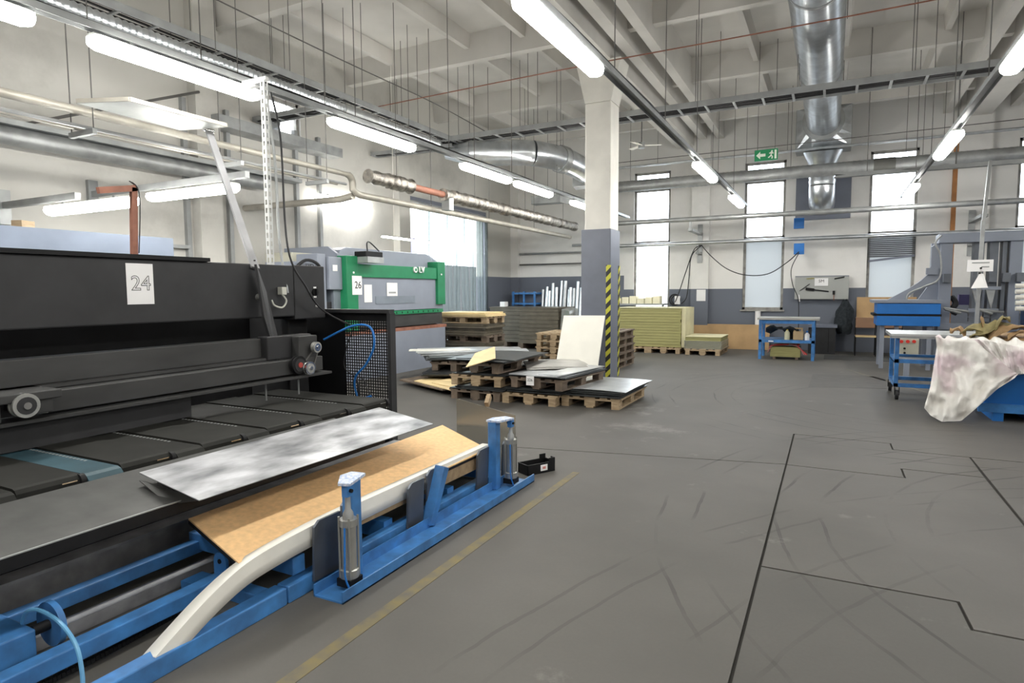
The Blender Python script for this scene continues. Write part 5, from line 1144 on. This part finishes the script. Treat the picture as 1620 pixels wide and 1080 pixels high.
tag(MB().hexa([(1.35, 8.9, .86), (3.6, 8.9, .86), (3.6, 9.65, .86), (1.6, 9.65, .86), (1.7, 9.0, .93), (3.5, 9.0, .97), (3.5, 9.5, .99), (1.8, 9.5, .97)]).build('scrap_heap', KRAFT, bevel=.03), 'heap of brown paper filling the blue bin', 'paper')
# ================================================================== WALL FITTINGS, CABLES, BLIND
for (u0, v0, u1, v1, lab) in ((1256, 345, 1272, 361, 'upper blue electrical box on the far wall'), (1256, 385, 1272, 402, 'lower blue electrical box on the far wall')):
    a, b = atY(u0, v0, 16.5), atY(u1, v1, 16.5); o = thing('electrical_box', lab, 'electrical box', ((a.x+b.x)/2, 16.5, b.z))
    MB().box(a.x, b.x, 16.5, 16.56, b.z, a.z).build('cover', BLUE_B, o, bevel=.006); MB().box((a.x+b.x)/2-.03, (a.x+b.x)/2+.03, 16.56, YB, (a.z+b.z)/2-.03, (a.z+b.z)/2+.03).build('mount', GREYPAINT, o)
def cable(pts, lab, r=.012, Y=16.45):
    tag(MB().tube(smooth_path([atY(x, y, Y) for x, y in pts], 8), r, 6).build('black_cable', CABLE, smooth=True), lab, 'cable')
cable([(1110, 388), (1125, 405), (1150, 425), (1180, 435), (1215, 433), (1245, 415), (1264, 398)], 'long black cable sagging across the second window')
cable([(1110, 388), (1098, 395), (1085, 430), (1075, 460), (1068, 478)], 'black cable hanging left to the reel on the wall')
cable([(1110, 388), (1094, 405), (1090, 440), (1086, 470), (1078, 480)], 'black cable hanging right beside the wall reel')
cable([(1264, 400), (1252, 425), (1254, 450), (1263, 475), (1263, 520)], 'thin cable from the blue box down to the bench', .01)
c = atY(1069, 474, 16.9)
t = thing('cable_reel', 'black cable reel with a pale plate on the far wall', 'cable reel', (c.x, 16.9, c.z-.15))
MB().tube(arc((c.x-.03, 16.9, c.z), .14, 0, 2*pi, 22, X_, Z_), .02, 6, caps=False).build('coil', CABLE, t, smooth=True)
MB().tube(arc((c.x, 16.88, c.z), .11, 0, 2*pi, 22, X_, Z_), .02, 6, caps=False).build('coil', CABLE, t, smooth=True)
MB().box(c.x-.02, c.x+.12, 16.86, 16.9, c.z-.12, c.z+.1).build('plate', PAPER, t)
a, b = atY(1102, 458, 16.92), atY(1116, 476, 16.92)
p = thing('paper_sheet', 'white notice on the grey wall by the far pilaster', 'sign', ((a.x+b.x)/2, 16.92, b.z)); MB().box(a.x, b.x, 16.92, 16.935, b.z, a.z).build('sheet', PAPER, p)
t = thing('window_blind', 'dark grey half lowered blind on the third window', 'blind', (1.2, 17.0, 2.2))
for k in range(11):
    f = k/10; z = 2.72-.045*k; MB().hexa([(.75, 17.02, z-.02), (1.68, 17.02, z-.015+.0), (1.68, 17.05, z+.01), (.75, 17.05, z+.01), (.75, 17.02, z-.012), (1.68, 17.02, z-.008), (1.68, 17.05, z+.018), (.75, 17.05, z+.018)]).build('slat', mat('blind_grey', (.10, .105, .11), .6), t)
MB().beam((.75, 17.0, 2.16), (1.68, 17.0, 2.27), .04, .05).build('bottom_rail', GREYPAINT, t)
bpy.context.view_layer.update()
